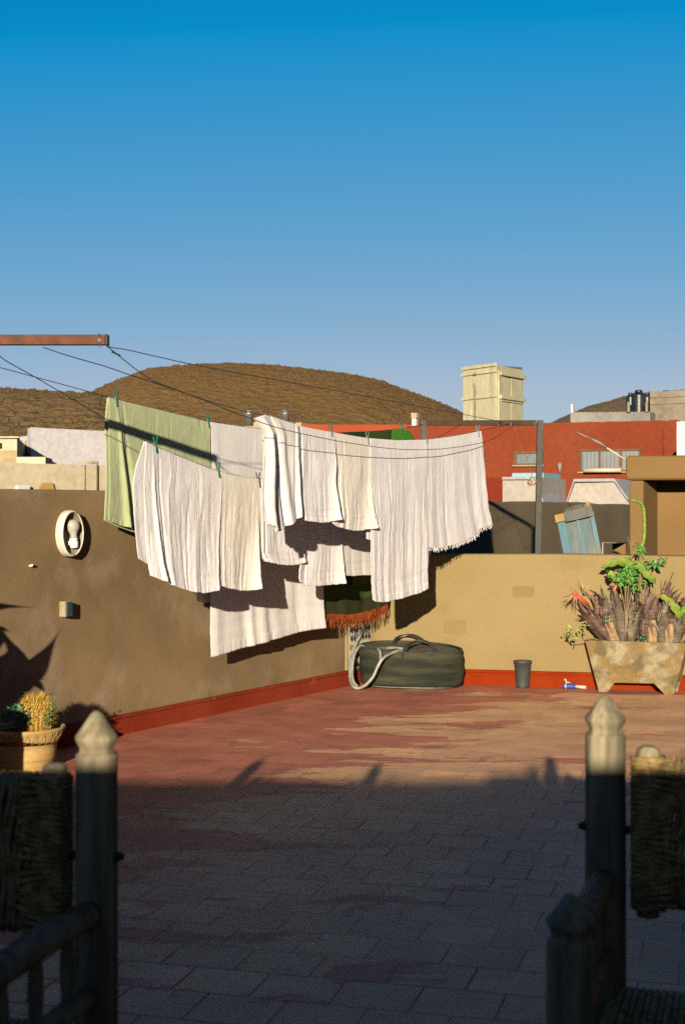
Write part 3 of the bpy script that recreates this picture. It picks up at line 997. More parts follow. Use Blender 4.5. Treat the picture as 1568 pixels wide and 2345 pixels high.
block(mb, 1150, Yw, 1232, Yw - .2, zpx(1094, Yw), zb=0, depth=1.5)
mb.build('wall', M['white_bulk'], WB2)
mb = MB()
block(mb, 1149, Yw - .06, 1212, Yw - .22, zpx(1092, Yw), zb=zpx(1098, Yw), depth=1.0)
mb.build('slab', M['pale_lilac'], WB2)
mb = MB()
Yw2 = 23.8
block(mb, 1172, Yw2, 1243, Yw2 - .2, zpx(1083, Yw2), zb=0, depth=1.0)
mb.build('blue_slab', M['pale_blue'], WB2)
mb = MB()
mb.prism([W(1237, 1165, 21.9), W(1248, 1165, 21.9), W(1241, 1140, 21.9), W(1237, 1130, 21.9)], REC * 1.0)
mb.build('buttress', M['pale_lilac'], WB2)
DR = MB()
block(DR, 1085, 25.5, 1150, 25.4, zpx(1094, 25.5), zb=-2, depth=1.2)
tag(DR.build('red_wall_stub', M['red_dark']), 'darker red wall stub beside the white rooftop box, next to the fringed throw', 'wall')
# white house edge at the far right
mb = MB()
block(mb, 1548, 24.0, 1640, 23.8, zpx(965, 24), depth=3, rec=Vector((0.3, 0.95, 0)))
tag(mb.build('white_house', M['white_wall']), 'narrow white house edge above the ochre lintel, at the end of the red wall', 'building')

# bare concrete building with the water tanks
CB = thing('concrete_building', W(1450, 960, 46), 'unfinished bare concrete building carrying black water tanks beyond the red facade', 'building')
mb = MB()
block(mb, 1487, 46, 1680, 44.5, zpx(897, 46), depth=6)
mb.build('wall', M['concrete'], CB)
mb = MB()
block(mb, 1487, 45.95, 1680, 44.45, zpx(925, 46), zb=zpx(926.2, 46), depth=0.05)
block(mb, 1487, 45.95, 1680, 44.45, zpx(910, 46), zb=zpx(911, 46), depth=0.05)
mb.build('shuttering_line', M['concrete_grey'], CB)
mb = MB()
block(mb, 1305, 45.5, 1487, 45.2, zpx(944, 45.5), depth=4)
mb.build('low_parapet', M['concrete_grey'], CB)
for x in (1437.5, 1479):
    mb = MB()
    block(mb, x - 2.6, 45.1, x + 2.6, 45.1, zpx(920, 45.1), zb=zpx(944, 45.3), depth=0.1)
    mb.build('stub_column', M['concrete'], CB)
mb = MB()
block(mb, 1306, 45.6, 1311, 45.6, zpx(925, 45.6), zb=zpx(944, 45.5), depth=0.2)
mb.build('white_post', M['white_wall'], CB)


def tank(x0, x1, y0, y1, Y, label):
    t = thing('water_tank', W((x0 + x1) / 2, y1, Y), label, 'water tank', 'black water tanks on the concrete building')
    c = W((x0 + x1) / 2, y1, Y)
    r = (x1 - x0) / 2 / F * Y
    h = (y1 - y0) / F * Y
    b = MB()
    prof = [(r * 0.97, 0)]
    for k in range(7):
        z = h * 0.80 * k / 7
        prof += [(r, z + 0.02 * h), (r, z + 0.08 * h), (r * 0.95, z + 0.10 * h)]
    prof += [(r * 0.93, h * 0.80), (r * 0.6, h * 0.88), (r * 0.5, h * 0.90)]
    b.lathe(prof, c, 20)
    b.build('tank_body', M['black_plastic'], t)
    l = MB()
    l.lathe([(r * 0.52, h * 0.89), (r * 0.54, h * 0.95), (r * 0.45, h), (0.0, h)], c, 16)
    l.build('lid', M['black_plastic'], t)
    return t


tank(1444, 1478, 893, 945, 45.9, 'round black water tank with a lid, tallest, standing between two stub columns')
tank(1432, 1452, 899, 945, 47.5, 'black water tank partly hidden on the left of the tallest one')
tank(1470, 1490, 899, 945, 47.6, 'black water tank squeezed between the tallest one and the concrete wall')
tank(1508, 1541, 894, 930, 52, 'black water tank showing only its lid above the concrete wall')

# boarded cream tower
TW = thing('board_tower', W(1129, 960, 33), 'tall cream boarded rooftop tower standing against the sky', 'tower')
Yt = 33.0
tl, tm, tr_ = W(1062, 0, Yt), W(1137, 0, Yt - 1.0), W(1195, 0, Yt + 0.1)
for p in (tl, tm, tr_): p.z = 0
z_lo = zpx(985, Yt)
z_l, z_r = zpx(835, Yt - .6), zpx(842, Yt - .4)
back = tl + (tr_ - tm)
mb = MB()
mb.hexa([p + Vector((0, 0, z)) for z in (z_lo, z_r) for p in (tl, tm, tr_, back)])
mb.build('tower_core', M['tower'], TW)


def plank_face(mb, a, b, n, zlo, zhi, cnt, th, seed):
    rr = random.Random(seed)
    for k in range(cnt):
        p, q = a.lerp(b, k / cnt + 0.004), a.lerp(b, (k + 1) / cnt - 0.004)
        dz = rr.uniform(-0.015, 0.015)
        t = th * rr.uniform(0.8, 1.2)
        mb.hexa([v + Vector((0, 0, zz)) for zz in (zlo, zhi + dz) for v in (p + n * t, q + n * t, q + n * 0.001, p + n * 0.001)])


dl_ = (tm - tl).normalized(); nl_ = Vector((dl_.y, -dl_.x, 0))
dr_ = (tr_ - tm).normalized(); nr_ = Vector((dr_.y, -dr_.x, 0))
mb = MB()
plank_face(mb, tl, tm, nl_, z_lo, z_l, 4, 0.03, 1)
mb.build('board_face', M['tower'], TW)
mb = MB()
plank_face(mb, tm + dr_ * 0.03, tr_, nr_, z_lo, zpx(855, Yt - .4), 4, 0.03, 2)
mb.build('board_face', M['tower'], TW)
mb = MB()
for z in (z_l - 0.03, zpx(853, Yt - .5), zpx(909, Yt - .5)):
    p, q = tl - dl_ * 0.03, tm + dl_ * 0.03
    mb.hexa([v + Vector((0, 0, zz)) for zz in (z - 0.04, z + 0.03) for v in (p + nl_ * 0.07, q + nl_ * 0.07, q + nl_ * 0.037, p + nl_ * 0.037)])
for z in (zpx(858, Yt - .5), zpx(911, Yt - .5)):
    p, q = tm + dr_ * 0.06, tr_ + dr_ * 0.05
    mb.hexa([v + Vector((0, 0, zz)) for zz in (z - 0.05, z + 0.03) for v in (p + nr_ * 0.09, q + nr_ * 0.09, q + nr_ * 0.037, p + nr_ * 0.037)])
p, q = tm + dr_ * 0.12, tr_ - dr_ * 0.12
z = zpx(919, Yt - .5)
mb.hexa([v + Vector((0, 0, zz)) for zz in (z - 0.02, z + 0.01) for v in (p + nr_ * 0.06, q + nr_ * 0.06, q + nr_ * 0.037, p + nr_ * 0.037)])
mb.build('batten', M['tower'], TW)
mb = MB()
c = tl.lerp(tm, 0.42) + nl_ * 0.09
mb.tube([c + Vector((0, 0, z_lo)), c + Vector((0, 0, zpx(887, Yt))), c + nl_ * 0.05 + Vector((0.02, 0, zpx(883, Yt)))], 0.02, 6)
mb.tube([c + Vector((-.03, 0, zpx(861, Yt))), c + Vector((.03, 0, zpx(859, Yt)))], 0.03, 6)
mb.build('pipe', M['lamp_grey'], TW)
mb = MB()
p, q = tm + dr_ * 0.02 + Vector((0, 0.12, 0)), tr_ + Vector((0, 0.05, 0))
mb.hexa([v + Vector((0, 0, zz)) for zz, in ((z_r,), ) for v in (p, q, q + Vector((0, .1, 0)), p + Vector((0, .1, 0)))] +
        [p + Vector((0, 0, z_r + 0.0)), q + Vector((0, 0, z_r + 0.07)), q + Vector((0, .1, z_r + 0.07)), p + Vector((0, .1, z_r + 0.0))])
mb.build('top_board', M['grey_wood'], TW)

# little chimney stub beside the red roof
mb = MB()
ch = thing('chimney', W(948, 975, 30), 'small white chimney with an ochre top left of the metal frame', 'chimney')
block(mb, 942.5, 30, 952, 30, zpx(957, 30), zb=zpx(990, 30), depth=0.12)
mb.build('stack', M['white_wall'], ch)
mb = MB()
block(mb, 940.5, 29.97, 954, 29.97, zpx(945, 30), zb=zpx(957, 30), depth=0.16)
mb.build('cap', M['cream_dark'], ch)

# galvanised cowls
for i, (x, lab) in enumerate(((570, 'galvanised vent cowl just left of the peg on the gathered towel'), (653, 'galvanised vent cowl above the gathered towel, between its two pegs'))):
    Y = 26
    t = thing('vent_cowl', W(x, 975, Y), lab, 'vent', 'galvanised vent cowls on the roof')
    c = W(x, 975, Y)
    b = MB()
    k = Y / F
    b.lathe([(10.5 * k, 0), (10.5 * k, 26 * k), (11.5 * k, 27 * k), (11.5 * k, 30 * k)], c, 16)
    b.build('pipe', M['galv'], t)
    for j in range(4):
        b = MB()
        a = math.pi / 2 * j + 0.5
        b.tube([c + Vector((math.cos(a) * 9.5 * k, math.sin(a) * 9.5 * k, 29 * k)), c + Vector((math.cos(a) * 9.5 * k, math.sin(a) * 9.5 * k, 33 * k))], 0.7 * k, 5)
        b.build('strut', M['galv'], t)
    b = MB()
    b.lathe([(15 * k, 32.5 * k), (15 * k, 33.4 * k), (6 * k, 36 * k), (0, 36.5 * k)], c, 18)
    b.build('cap', M['galv'], t)

# white and cream houses on the left
WH = thing('white_building', W(160, 1060, 30), 'big plain white building below the hill, left of the green towel', 'building')
mb = MB()
a = Vector((xw(72, 30), 30, 0)); b = Vector((xw(430, 33.2), 33.2, 0))
lft = Vector((xw(64, 30.5), 30.5, 0))
bk = lft + (b - a)
zt = zpx(978, 30)
mb.hexa([p + Vector((0, 0, z)) for z in (-7, zt) for p in (a, b, bk, lft)])
mb.build('wall', M['white_wall'], WH)
mb = MB()
block(mb, 46, 31.0, 64, 30.6, zpx(1000, 31), depth=2.0, rec=Vector((0.1, 0.99, 0)))
mb.build('annex', M['white_wall'], WH)
for x in (52, 61):
    f = MB()
    aa, bb = Vector((xw(46, 31.0), 31.0, 0)), Vector((xw(64, 30.6), 30.6, 0))
    face_rect(f, aa, bb, x - 2.2, x + 1.8, 1008, 1026, 0.01, 0.02)
    f.build('window', M['cream_dark'], WH)
CH = thing('cream_house', W(20, 1040, 28), 'small cream house with a dark window at the foot of the hill', 'building')
mb = MB()
ca, cb = block(mb, -120, 28, 40, 28.0, zpx(1003, 28), depth=3, rec=Vector((-0.16, 0.98, 0)))
mb.build('wall', M['cream_wall'], CH)
mb = MB()
block(mb, -125, 27.9, 44, 27.9, zpx(999.5, 28), zb=zpx(1003, 28), depth=3.2, rec=Vector((-0.2, 0.98, 0)))
mb.build('roof_slab', M['cream_wall'], CH)
f = MB()
face_rect(f, ca, cb, 0, 6, 1014, 1027, 0.02, 0.03)
f.build('window', M['dark_gap'], CH)
mb = MB()
block(mb, -140, 26.5, 40, 26.5, zpx(1031, 26.5), depth=1.2, rec=Vector((-0.2, 0.98, 0)))
mb.build('terrace_wall', M['cream_dark'], CH)
mb = MB()
block(mb, 39, 25.2, 105, 25.2, zpx(1046, 25.2), depth=1.0, rec=Vector((-0.08, 0.99, 0)))
tag(mb.build('cream_roof_block', M['cream_wall']), 'square cream roof block in front of the big white building', 'roof structure')
CW = thing('cream_wall', W(120, 1100, 22), 'pale cream rooftop wall with a dark drainpipe above the brown wall', 'wall')
mb = MB()
wa, wb = Vector((xw(-160, 20.6), 20.6, 0)), Vector((xw(330, 23.4), 23.4, 0))
ztw = zpx(1063, 22.3)
mb.hexa([p + Vector((0, 0, z)) for z in (-7, ztw) for p in (wa, wb, wb + Vector((-.1, .2, 0)), wa + Vector((-.1, .2, 0)))])
mb.build('wall', M['cream_wall'], CW)
mb = MB()
face_rect(mb, wa, wb, 206, 224, 1056, 1062, 0.04, 0.1)
mb.build('pipe_head', M['cream_dark'], CW)
mb = MB()
P, n_, z0, z1 = face_rect(MB(), wa, wb, 221, 224, 1058, 1130, 0.05, 0.05)
mb.tube([P[0] + n_ * 0.03 + Vector((0, 0, z1)), P[0] + n_ * 0.03 + Vector((0, 0, z0))], 0.012, 6)
mb.build('drainpipe', M['brown_frame'], CW)
mb = MB()
P, n_, z0, z1 = face_rect(MB(), wa, wb, 193, 196, 1058, 1130, 0.05, 0.05)
mb.tube([P[0] + n_ * 0.02 + Vector((0, 0, z1)), P[0] + n_ * 0.02 + Vector((0, 0, z0))], 0.006, 6)
mb.build('cable', M['cream_dark'], CW)
mb = MB()
face_rect(mb, wa, wb, 36, 61, 1111, 1125, 0.10, 0.1)
mb.build('hatch', M['white_wall'], CW)
mb = MB()
P, n_, z0, z1 = face_rect(MB(), wa, wb, 86, 122, 1105, 1122, 0.05, 0.05)
mb.prism([P[0] + n_ * .05 + Vector((0, 0, z0)), P[1] + n_ * .05 + Vector((0, 0, z0)), P[1].lerp(P[0], 0.12) + n_ * .05 + Vector((0, 0, z1)), P[0].lerp(P[1], 0.22) + n_ * .05 + Vector((0, 0, z1))], -n_ * 0.04)
mb.build('ochre_panel', rough_mat('ochre_panel', (0.34, 0.22, 0.075), (0.38, 0.25, 0.09), 1, 0.9, 0.1, bs=0), CW)

# ochre house corner with a recess on the right
OH = thing('ochre_house', W(1500, 1270, 11.6), 'ochre house corner with a deep shaded recess under its lintel, above the planter', 'building')
Yh = 11.6
hd = Vector((0.985, -0.17, 0))
RH = Vector((0.432, 0.902, 0))
h0 = Vector((xw(1440, Yh), Yh, 0))
h1 = h0 + hd * ((xw(1471, Yh) - h0.x) / hd.x)
h2 = h0 + hd * 2.2
zl, zt = zpx(1100, Yh), zpx(1043, Yh)
mb = MB()
mb.hexa([p + Vector((0, 0, z)) for z in (0, zl) for p in (h0, h1, h1 + RH * 0.50, h0 + RH * 0.50)])
mb.build('pillar', M['plaster_tan2'], OH, bevel=0.012)
mb = MB()
mb.hexa([p + Vector((0, 0, z)) for z in (0, zl) for p in (h0 + RH * 0.503, h2 + RH * 0.503, h2 + RH * 2.4, h0 + RH * 2.4)])
mb.build('recess_wall', M['plaster_tan2'], OH)
mb = MB()
m0 = h0 - hd * 0.042 - Vector((0, 0.03, 0))
m2 = h2 - Vector((0, 0.03, 0))
mb.hexa([p + Vector((0, 0, z)) for z in (zl + 0.002, zt) for p in (m0, m2, m2 + RH * 2.5, m0 + RH * 2.5)])
mb.build('lintel', M['plaster_tan2'], OH, bevel=0.03, seg=3)

# street light reaching out from behind the ochre house
SLT = thing('street_light', W(1432, 1052, 12.6), 'slanting grey street light arm sticking out from the ochre house', 'street light')
mb = MB()
mb.tube([W(1436, 1056, 12.6), W(1385, 1023, 12.6)], 0.008, 8)
mb.build('arm', M['roller'], SLT)
mb = MB()
mb.tube([W(1388, 1025, 12.6), W(1372, 1014, 12.6), W(1354, 1005, 12.6)], [0.012, 0.020, 0.015], 8, squash=0.7)
mb.build('lamp_housing', M['lamp_grey'], SLT)
mb = MB()
mb.tube([W(1356, 1006, 12.6), W(1335, 997, 12.6), W(1320, 989, 12.6)], [0.010, 0.012, 0.008], 8, squash=0.6)
mb.build('lamp_head', M['lamp_grey'], SLT)

# low block with a small opening behind the parapet
LBk = thing('ledge_block', W(1395, 1265, 11.2), 'low plaster block with a dark triangular gap beside the blue door', 'ledge')
mb = MB()
k0 = Vector((xw(1379, 11.2), 11.2, 0)); k1 = Vector((xw(1410, 11.2), 11.2, 0))
mb.hexa([p + Vector((0, 0, z)) for z in (0, zpx(1242, 11.2)) for p in (k0 + REC * .30, k1 + REC * .30, k1 + REC * .5, k0 + REC * .5)])
mb.build('block_body', M['plaster_tan2'], LBk)
mb = MB()
mb.prism([W(1378, 1241, 11.15), W(1410, 1241, 11.15), W(1410, 1243.5, 11.15), W(1378, 1243.5, 11.15)], REC * 0.4)
mb.build('cover_slab', M['plaster_grey'], LBk)
mb = MB()
mb.prism([W(1377.5, 1242, 11.14), W(1379.5, 1242, 11.14), W(1379.5, 1275, 11.14), W(1377.5, 1275, 11.14)], REC * 0.02)
mb.build('white_edge', M['white_bulk'], LBk)

# old blue door leaning behind the parapet
DO = thing('old_door', W(1350, 1530, 10.85), 'weathered blue panelled wooden door leaning behind the parapet', 'door')
Yd = 10.85
lean_back = Vector((0, 0.10, 0))


def dpt(u, v, out=0.0):
    """u 0..1 across, v 0..1 from the top down to the floor"""
    L_, Rr = (1272 + 70 * v, 1180 + 350 * v), (1355 + 74 * v, 1160 + 366 * v)
    x, y = lerp(L_[0], Rr[0], u), lerp(L_[1], Rr[1], u)
    p = W(x, y, Yd)
    q = p.copy()
    dy = 0.16 * (1 - v) - 0.06 * u - out
    return q * 1.0 + (q - Vector((0, 0, EYE))) * (dy / q.y)


def dbox(mb, u0, u1, v0, v1, o0, o1):
    P = [dpt(u0, v1, o1), dpt(u1, v1, o1), dpt(u1, v1, o0), dpt(u0, v1, o0), dpt(u0, v0, o1), dpt(u1, v0, o1), dpt(u1, v0, o0), dpt(u0, v0, o0)]
    mb.hexa(P)


mb = MB()
dbox(mb, 0.02, 0.98, 0.04, 1.0, 0, 0.018)
mb.build('door_board', M['blue_wood'], DO)
mb = MB()
dbox(mb, 0.0, 0.20, 0.05, 1.0, 0.019, 0.030)
mb.build('stile', M['blue_wood2'], DO)
mb = MB()
dbox(mb, 0.88, 1.0, 0.03, 1.0, 0.019, 0.045)
mb.build('stile', M['blue_wood2'], DO)
mb = MB()
dbox(mb, 0.50, 0.58, 0.06, 1.0, 0.019, 0.036)
mb.build('middle_rail', M['blue_wood2'], DO)
mb = MB()
dbox(mb, 0.22, 0.98, -0.008, 0.055, 0.046, 0.075)
for k in range(12):
    u = 0.25 + 0.72 * k / 12
    dbox(mb, u, u + 0.03, -0.022 - 0.012 * math.sin(k / 11 * 3.14), -0.008, 0.048, 0.07)
mb.build('carved_head', M['grey_wood'], DO)
mb = MB()
dbox(mb, -0.04, 0.21, -0.004, 0.045, 0.031, 0.05)
mb.build('head_block', M['yellow_wood'], DO)
mb = MB()
mb.tube([Vector((xw(1368, 11.5), 11.5, 0)), W(1346, 1162, 11.05)], 0.02, 8)
mb.tube([W(1345, 1163, 11.05), W(1345, 1149, 11.05)], [0.026, 0.02], 8)
tag(mb.build('wooden_stake', M['yellow_wood']), 'pale wooden stake end poking up behind the blue door', 'stake')

# ------------------------------------------------------------------ laundry frames and lines
YN, YF = 6.0, 10.3
ZB = zpx(779, YN)
near = thing('laundry_rack', (-2.075, YN, 0), 'rusty square steel laundry bar reaching in from the left edge', 'laundry rack')
mb = MB()
x1 = xw(243, YN)
mb.box(((x1 - 2.10) / 2, YN, ZB + 0.001), (x1 + 2.10, 0.042, 0.042))
mb.build('bar', M['rust'], near, bevel=0.003)
mb = MB()
mb.box((x1 + 0.006, YN, ZB + 0.001), (0.012, 0.046, 0.045))
mb.build('end_cap', M['cap'], near, bevel=0.003)
mb = MB()
mb.box((-2.075, YN + 0.05, 1.0), (0.05, 0.05, 2.0))
mb.build('post', M['rust'], near)
mb = MB()
for k in range(2):
    xx = x1 - 0.018 - 0.006 * k
    mb.tube([(xx, YN - 0.024, ZB - 0.03), (xx - 0.004, YN - 0.024, ZB + 0.024), (xx - 0.004, YN + 0.024, ZB + 0.026)], 0.0016, 5)
mb.build('tie_wire', M['galv'], near)

far = thing('laundry_rack', (xw(1100, YF), YF, 0), 'rusty steel goal shaped laundry frame behind the parapet, holding the far line ends', 'laundry rack')
zb_ = zpx(968, YF)
mb = MB()
mb.box((xw(1100, YF), YF, zb_), (xw(1228, YF) - xw(976, YF) - 0.0, 0.038, 0.037))
mb.build('bar', rough_mat('dark_rusty_steel', (0.060, 0.036, 0.022), (0.038, 0.027, 0.018), 14, 0.85, 0.15, fine=120, bs=0.35, bd=0.002), far, bevel=0.002)
for (xt, xb2) in ((969, 971), (1235.5, 1230)):
    mb = MB()
    A, B = Vector((xw(xt, YF), YF, zb_ + 0.019)), Vector((xw(xb2 - (xt - xb2) * 0.9, YF), YF, 0))
    s = 0.021
    mb.hexa([B + Vector(q) for q in ((-s, -s, 0), (s, -s, 0), (s, s, 0), (-s, s, 0))] + [A + Vector(q) for q in ((-s, -s, 0), (s, -s, 0), (s, s, 0), (-s, s, 0))])
    mb.build('post', M['old_steel'], far, bevel=0.002)
mb = MB()
pts = []
for k in range(26):
    a = k / 25 * 2.6 * math.pi
    r_ = lerp(6.5, 2.2, k / 25)
    pts.append(W(1213 + r_ * math.cos(a + 1.2), 1104 + r_ * math.sin(a + 1.2), YF - 0.03))
pts = [W(1229, 1095, YF - 0.02), W(1224, 1108, YF - 0.03)] + pts
mb.tube(spline(pts, 2), 0.0045, 6)
mb.build('wire_scroll', M['wire_rust'], far)
mb = MB()
mb.tube(spline([W(1176, 974, YF - .02), W(1188, 1010, YF - .05), W(1204, 1045, YF - .05), W(1222, 1032, YF - .03), W(1229, 1034, YF - .02)], 5), 0.0022, 5)
mb.build('loose_wire', M['wire_rust'], far)
mb = MB()
mb.tube(spline([W(1204, 1045, YF - .05), W(1211, 1070, YF - .05), W(1218, 1090, YF - .05), W(1224, 1100, YF - .03)], 5), 0.0018, 5)
mb.build('loose_wire', M['wire_rust'], far)
for x in (973, 1139, 1168, 1222):
    mb = MB()
    c = W(x, 972, YF - 0.02)
    mb.tube(spline([c + Vector((-.004, -.004, .024)), c + Vector((-.006, -.010, 0)), c + Vector((0, -.004, -.016)), c + Vector((.005, -.012, -.004)), c + Vector((.004, -.006, .022)), c + Vector((.002, -.010, -.024))], 4), 0.002, 5)
    mb.build('tie_wire', M['wire_rust'], far)


class Line:
    def __init__(s, xn, xf):
        s.n = Vector((xw(xn, YN), YN, 0)); s.f = Vector((xw(xf, YF), YF, 0))
        s.d = (s.f - s.n).normalized()
        s.nrm = Vector((s.d.y, -s.d.x, 0))

    def plan(s, x):
        k = (x - CX) / F
        e = s.f - s.n
        t = (k * s.n.y - s.n.x) / (e.x - k * e.y)
        return s.n + e * t

    def pt(s, x, y, off=0.0):
        p = s.plan(x)
        return Vector((p.x, p.y, zpx(y, p.y))) + s.nrm * off


LP = {
    1: [(247, 793), (265, 797), (295, 801.5), (440, 834), (600, 864), (784, 897), (930, 925), (1061, 949), (1120, 960), (1150, 968)],
    2: [(245, 792), (275, 816), (310, 844), (350, 871), (390, 887), (470, 917), (525, 940), (572, 957), (616, 973), (670, 988), (760, 1007), (812, 1016), (885, 1026), (958, 1029.5), (1026, 1026), (1099, 1014), (1140, 998), (1178, 970)],
    3: [(100, 795), (150, 812), (215, 831), (240, 838), (300, 859), (350, 875), (430, 902), (500, 925), (560, 941), (605, 951), (640, 962), (673, 972.5), (715, 982), (757, 989.5), (800, 996.5), (842, 1003), (908, 1008), (973, 1006.5), (1037, 998), (1100, 986), (1169, 969)],
    4: [(-90, 775), (-40, 793), (0, 815), (20, 829), (81, 863), (147, 902), (247, 961), (336, 1011), (390, 1035.5), (479, 1071), (540, 1088), (590, 1095), (680, 1098), (760, 1092), (845, 1074), (950, 1028), (1060, 970)],
    5: [(-338, 752), (-170, 796), (-80, 820), (0, 841), (81, 863), (181, 890), (248, 908.5), (300, 922), (370, 939), (480, 965), (590, 981), (640, 987), (733, 992), (784, 990), (860, 986.5), (919, 981), (950, 976), (972, 970)],
}
LN_ = {k: Line(v[0][0], v[-1][0]) for k, v in LP.items()}
LLAB = {1: 'bare laundry wire, the highest of them, running slack to the metal frame', 2: 'bare laundry wire sagging across the front of the white towels',
        3: 'laundry wire carrying the front row of white towels and the fringed throw', 4: 'laundry wire carrying the two white towels nearest the bar and those beneath the row',
        5: 'laundry wire carrying the pale green towel and the long white sheet'}
for k, pts in LP.items():
    mb = MB()
    P = [LN_[k].pt(x, y) for x, y in pts]
    mb.tube(spline(P, 4), 0.0021, 6)
    if k in (2, 4):
        q = spline(P, 4)[3]
        mb.tube([q + Vector((-.02, 0, .008)), q, q + Vector((.015, .01, -.008))], 0.004, 5)
    tag(mb.build('laundry_wire', M['wire']), LLAB[k], 'wire', 'laundry wires between bar and frame')


# ------------------------------------------------------------------ washing
def top_pts(k, x0, x1):
    pts = LP[k]
    ys = lambda x: interp(pts, x)
    out = [(x0, ys(x0))]
    out += [(x, y) for x, y in pts if x0 + 1 < x < x1 - 1]
    out.append((x1, ys(x1)))
    return out


def cloth(name, k, T, L_, R_, B_, mat, label, cat, group, folds, seed, amp=0.0035, nw=20, curl=(0, 0), base=0.0, fk=0.42, back=None, nu=170, nv=130,
          fringe=None, hem=True, belly=0.0):
    ln = LN_[k]
    rr = random.Random(seed)
    amp *= 0.9
    wr = []
    for _ in range(int(nw * 1.5)):
        v0 = rr.uniform(-0.1, 0.75)
        wr.append((rr.random(), rr.uniform(0.005, 0.013), rr.choice((-1, -1, -1, 0.8)) * rr.uniform(0.25, 1.0) * amp, rr.uniform(-0.10, 0.10), v0, v0 + rr.uniform(0.15, 0.55), rr.uniform(0, 50)))
    c00, c10, c01, c11 = T[0], T[-1], B_[0], B_[-1]

    def img(u, v):
        t, b = polyline(T, u), polyline(B_, u)
        l, r = polyline(L_, v), polyline(R_, v)
        out = []
        for i in (0, 1):
            c = (1 - u) * (1 - v) * c00[i] + u * (1 - v) * c10[i] + (1 - u) * v * c01[i] + u * v * c11[i]
            out.append((1 - v) * t[i] + v * b[i] + (1 - u) * l[i] + u * r[i] - c)
        return out

    def disp(u, v):
        d = base
        for (u0, wd, a, sl, v0, v1, ph) in wr:
            x = (u - u0 - sl * (v - 0.5) - 0.012 * math.sin(v * 9 + ph)) / wd
            if -4 < x < 4 and v0 < v < v1:
                q = (v - v0) / (v1 - v0)
                d += a * math.sin(math.pi * q) ** 0.7 * math.exp(-abs(x) * 1.2)
        for (u0, wd, a, sl, v0, p) in folds:
            s = max(0.0, v - v0) ** p
            x = (u - u0 - sl * v) / (wd * (0.45 + 0.55 * v))
            d += a * fk * s * math.exp(-x * x)
        d += curl[0] * max(0, 0.22 - u) ** 2 * 20 * v ** 1.5
        d += curl[1] * max(0, u - 0.74) ** 2 * 15 * v ** 1.5
        d += belly * math.sin(math.pi * u) * v
        d += noise.noise(Vector((u * 3.1 + seed, v * 1.3, 1.3))) * amp * 4.2 * min(1, v * 2.5)
        d += noise.noise(Vector((u * 9 + seed, v * 3.2, 9.3))) * amp * 0.8 * min(1, v * 4)
        d += noise.noise(Vector((u * 34 + seed, v * 15, 4.3))) * amp * 0.22 * min(1, v * 4)
        if hem and 0.865 < v < 0.905:
            d -= 0.0018
        if hem and v > 0.955:
            d += 0.0025
            d += noise.noise(Vector((u * 40, seed, 2))) * 0.003
        return d

    def fn(u, v):
        x, y = img(u, v)
        y += noise.noise(Vector((u * 18, seed * 3.1, 0))) * 1.2 * smooth((v - 0.85) / 0.15)
        x += noise.noise(Vector((v * 9, seed * 1.7, u * 3))) * 1.0 * min(1, v * 3)
        return ln.pt(x, y, disp(u, v) + 0.006 * min(1, v * 12))
    mb = MB()
    mb.grid(fn, nu, nv)
    if back:
        (bl, br, by0, by1, dx) = back          # extent in u, bottom rows (v of own front) and sideways shift in px

        def fb(u, v):
            uu = lerp(bl, br, u)
            x, y = img(max(0, min(1, uu)), v * lerp(by0, by1, u))
            x += dx * smooth(v * 2.5) + (uu - max(0, min(1, uu))) * 100
            x += noise.noise(Vector((v * 9, seed * 1.7 + 5, u * 3))) * 1.0 * min(1, v * 3)
            d = noise.noise(Vector((u * 6 + seed + 9, v * 1.6, 6))) * 0.008 * v + noise.noise(Vector((u * 22 + seed, v * 3, 7))) * 0.004 * v
            return ln.pt(x, y, -0.006 - 0.022 * min(1, v * 5) + d + base)
        mb.grid(fb, 60, 70)
    o = mb.build(name, mat)
    m_ = o.modifiers.new('thickness', 'SOLIDIFY')
    m_.thickness = 0.003; m_.offset = 0.0
    tag(o, label, cat, group)
    if fringe:
        cnt, ln_px, fm, wav = fringe
        fb_ = MB()
        for i in range(cnt):
            u = (i + rr.uniform(0.1, 0.9)) / cnt
            p = fn(u, 1.0)
            L = ln_px * rr.uniform(0.6, 1.15) / F * p.y
            e = Vector((rr.uniform(-1, 1) * wav, rr.uniform(-1, 1) * wav * 0.5, 0))
            e2 = Vector((rr.uniform(-1, 1) * wav, rr.uniform(-1, 1) * wav * 0.5, 0))
            q = [p + Vector((0, 0, 0.006)), p + e * 0.4 - Vector((0, 0, L * 0.35)), p + e * 0.5 + e2 * 0.5 - Vector((0, 0, L * 0.7)), p + e + e2 * 0.3 - Vector((0, 0, L))]
            fb_.tube(spline(q, 2), [0.0021] * 5 + [0.0017, 0.001], 5)
        f = fb_.build('fringe', fm, o)
        f.matrix_parent_inverse = Matrix.Identity(4)
    return o


GRP = 'washing pegged on the laundry wires'
WT, CT, SW = M['towel_white'], M['towel_cream'], M['sheet_white']
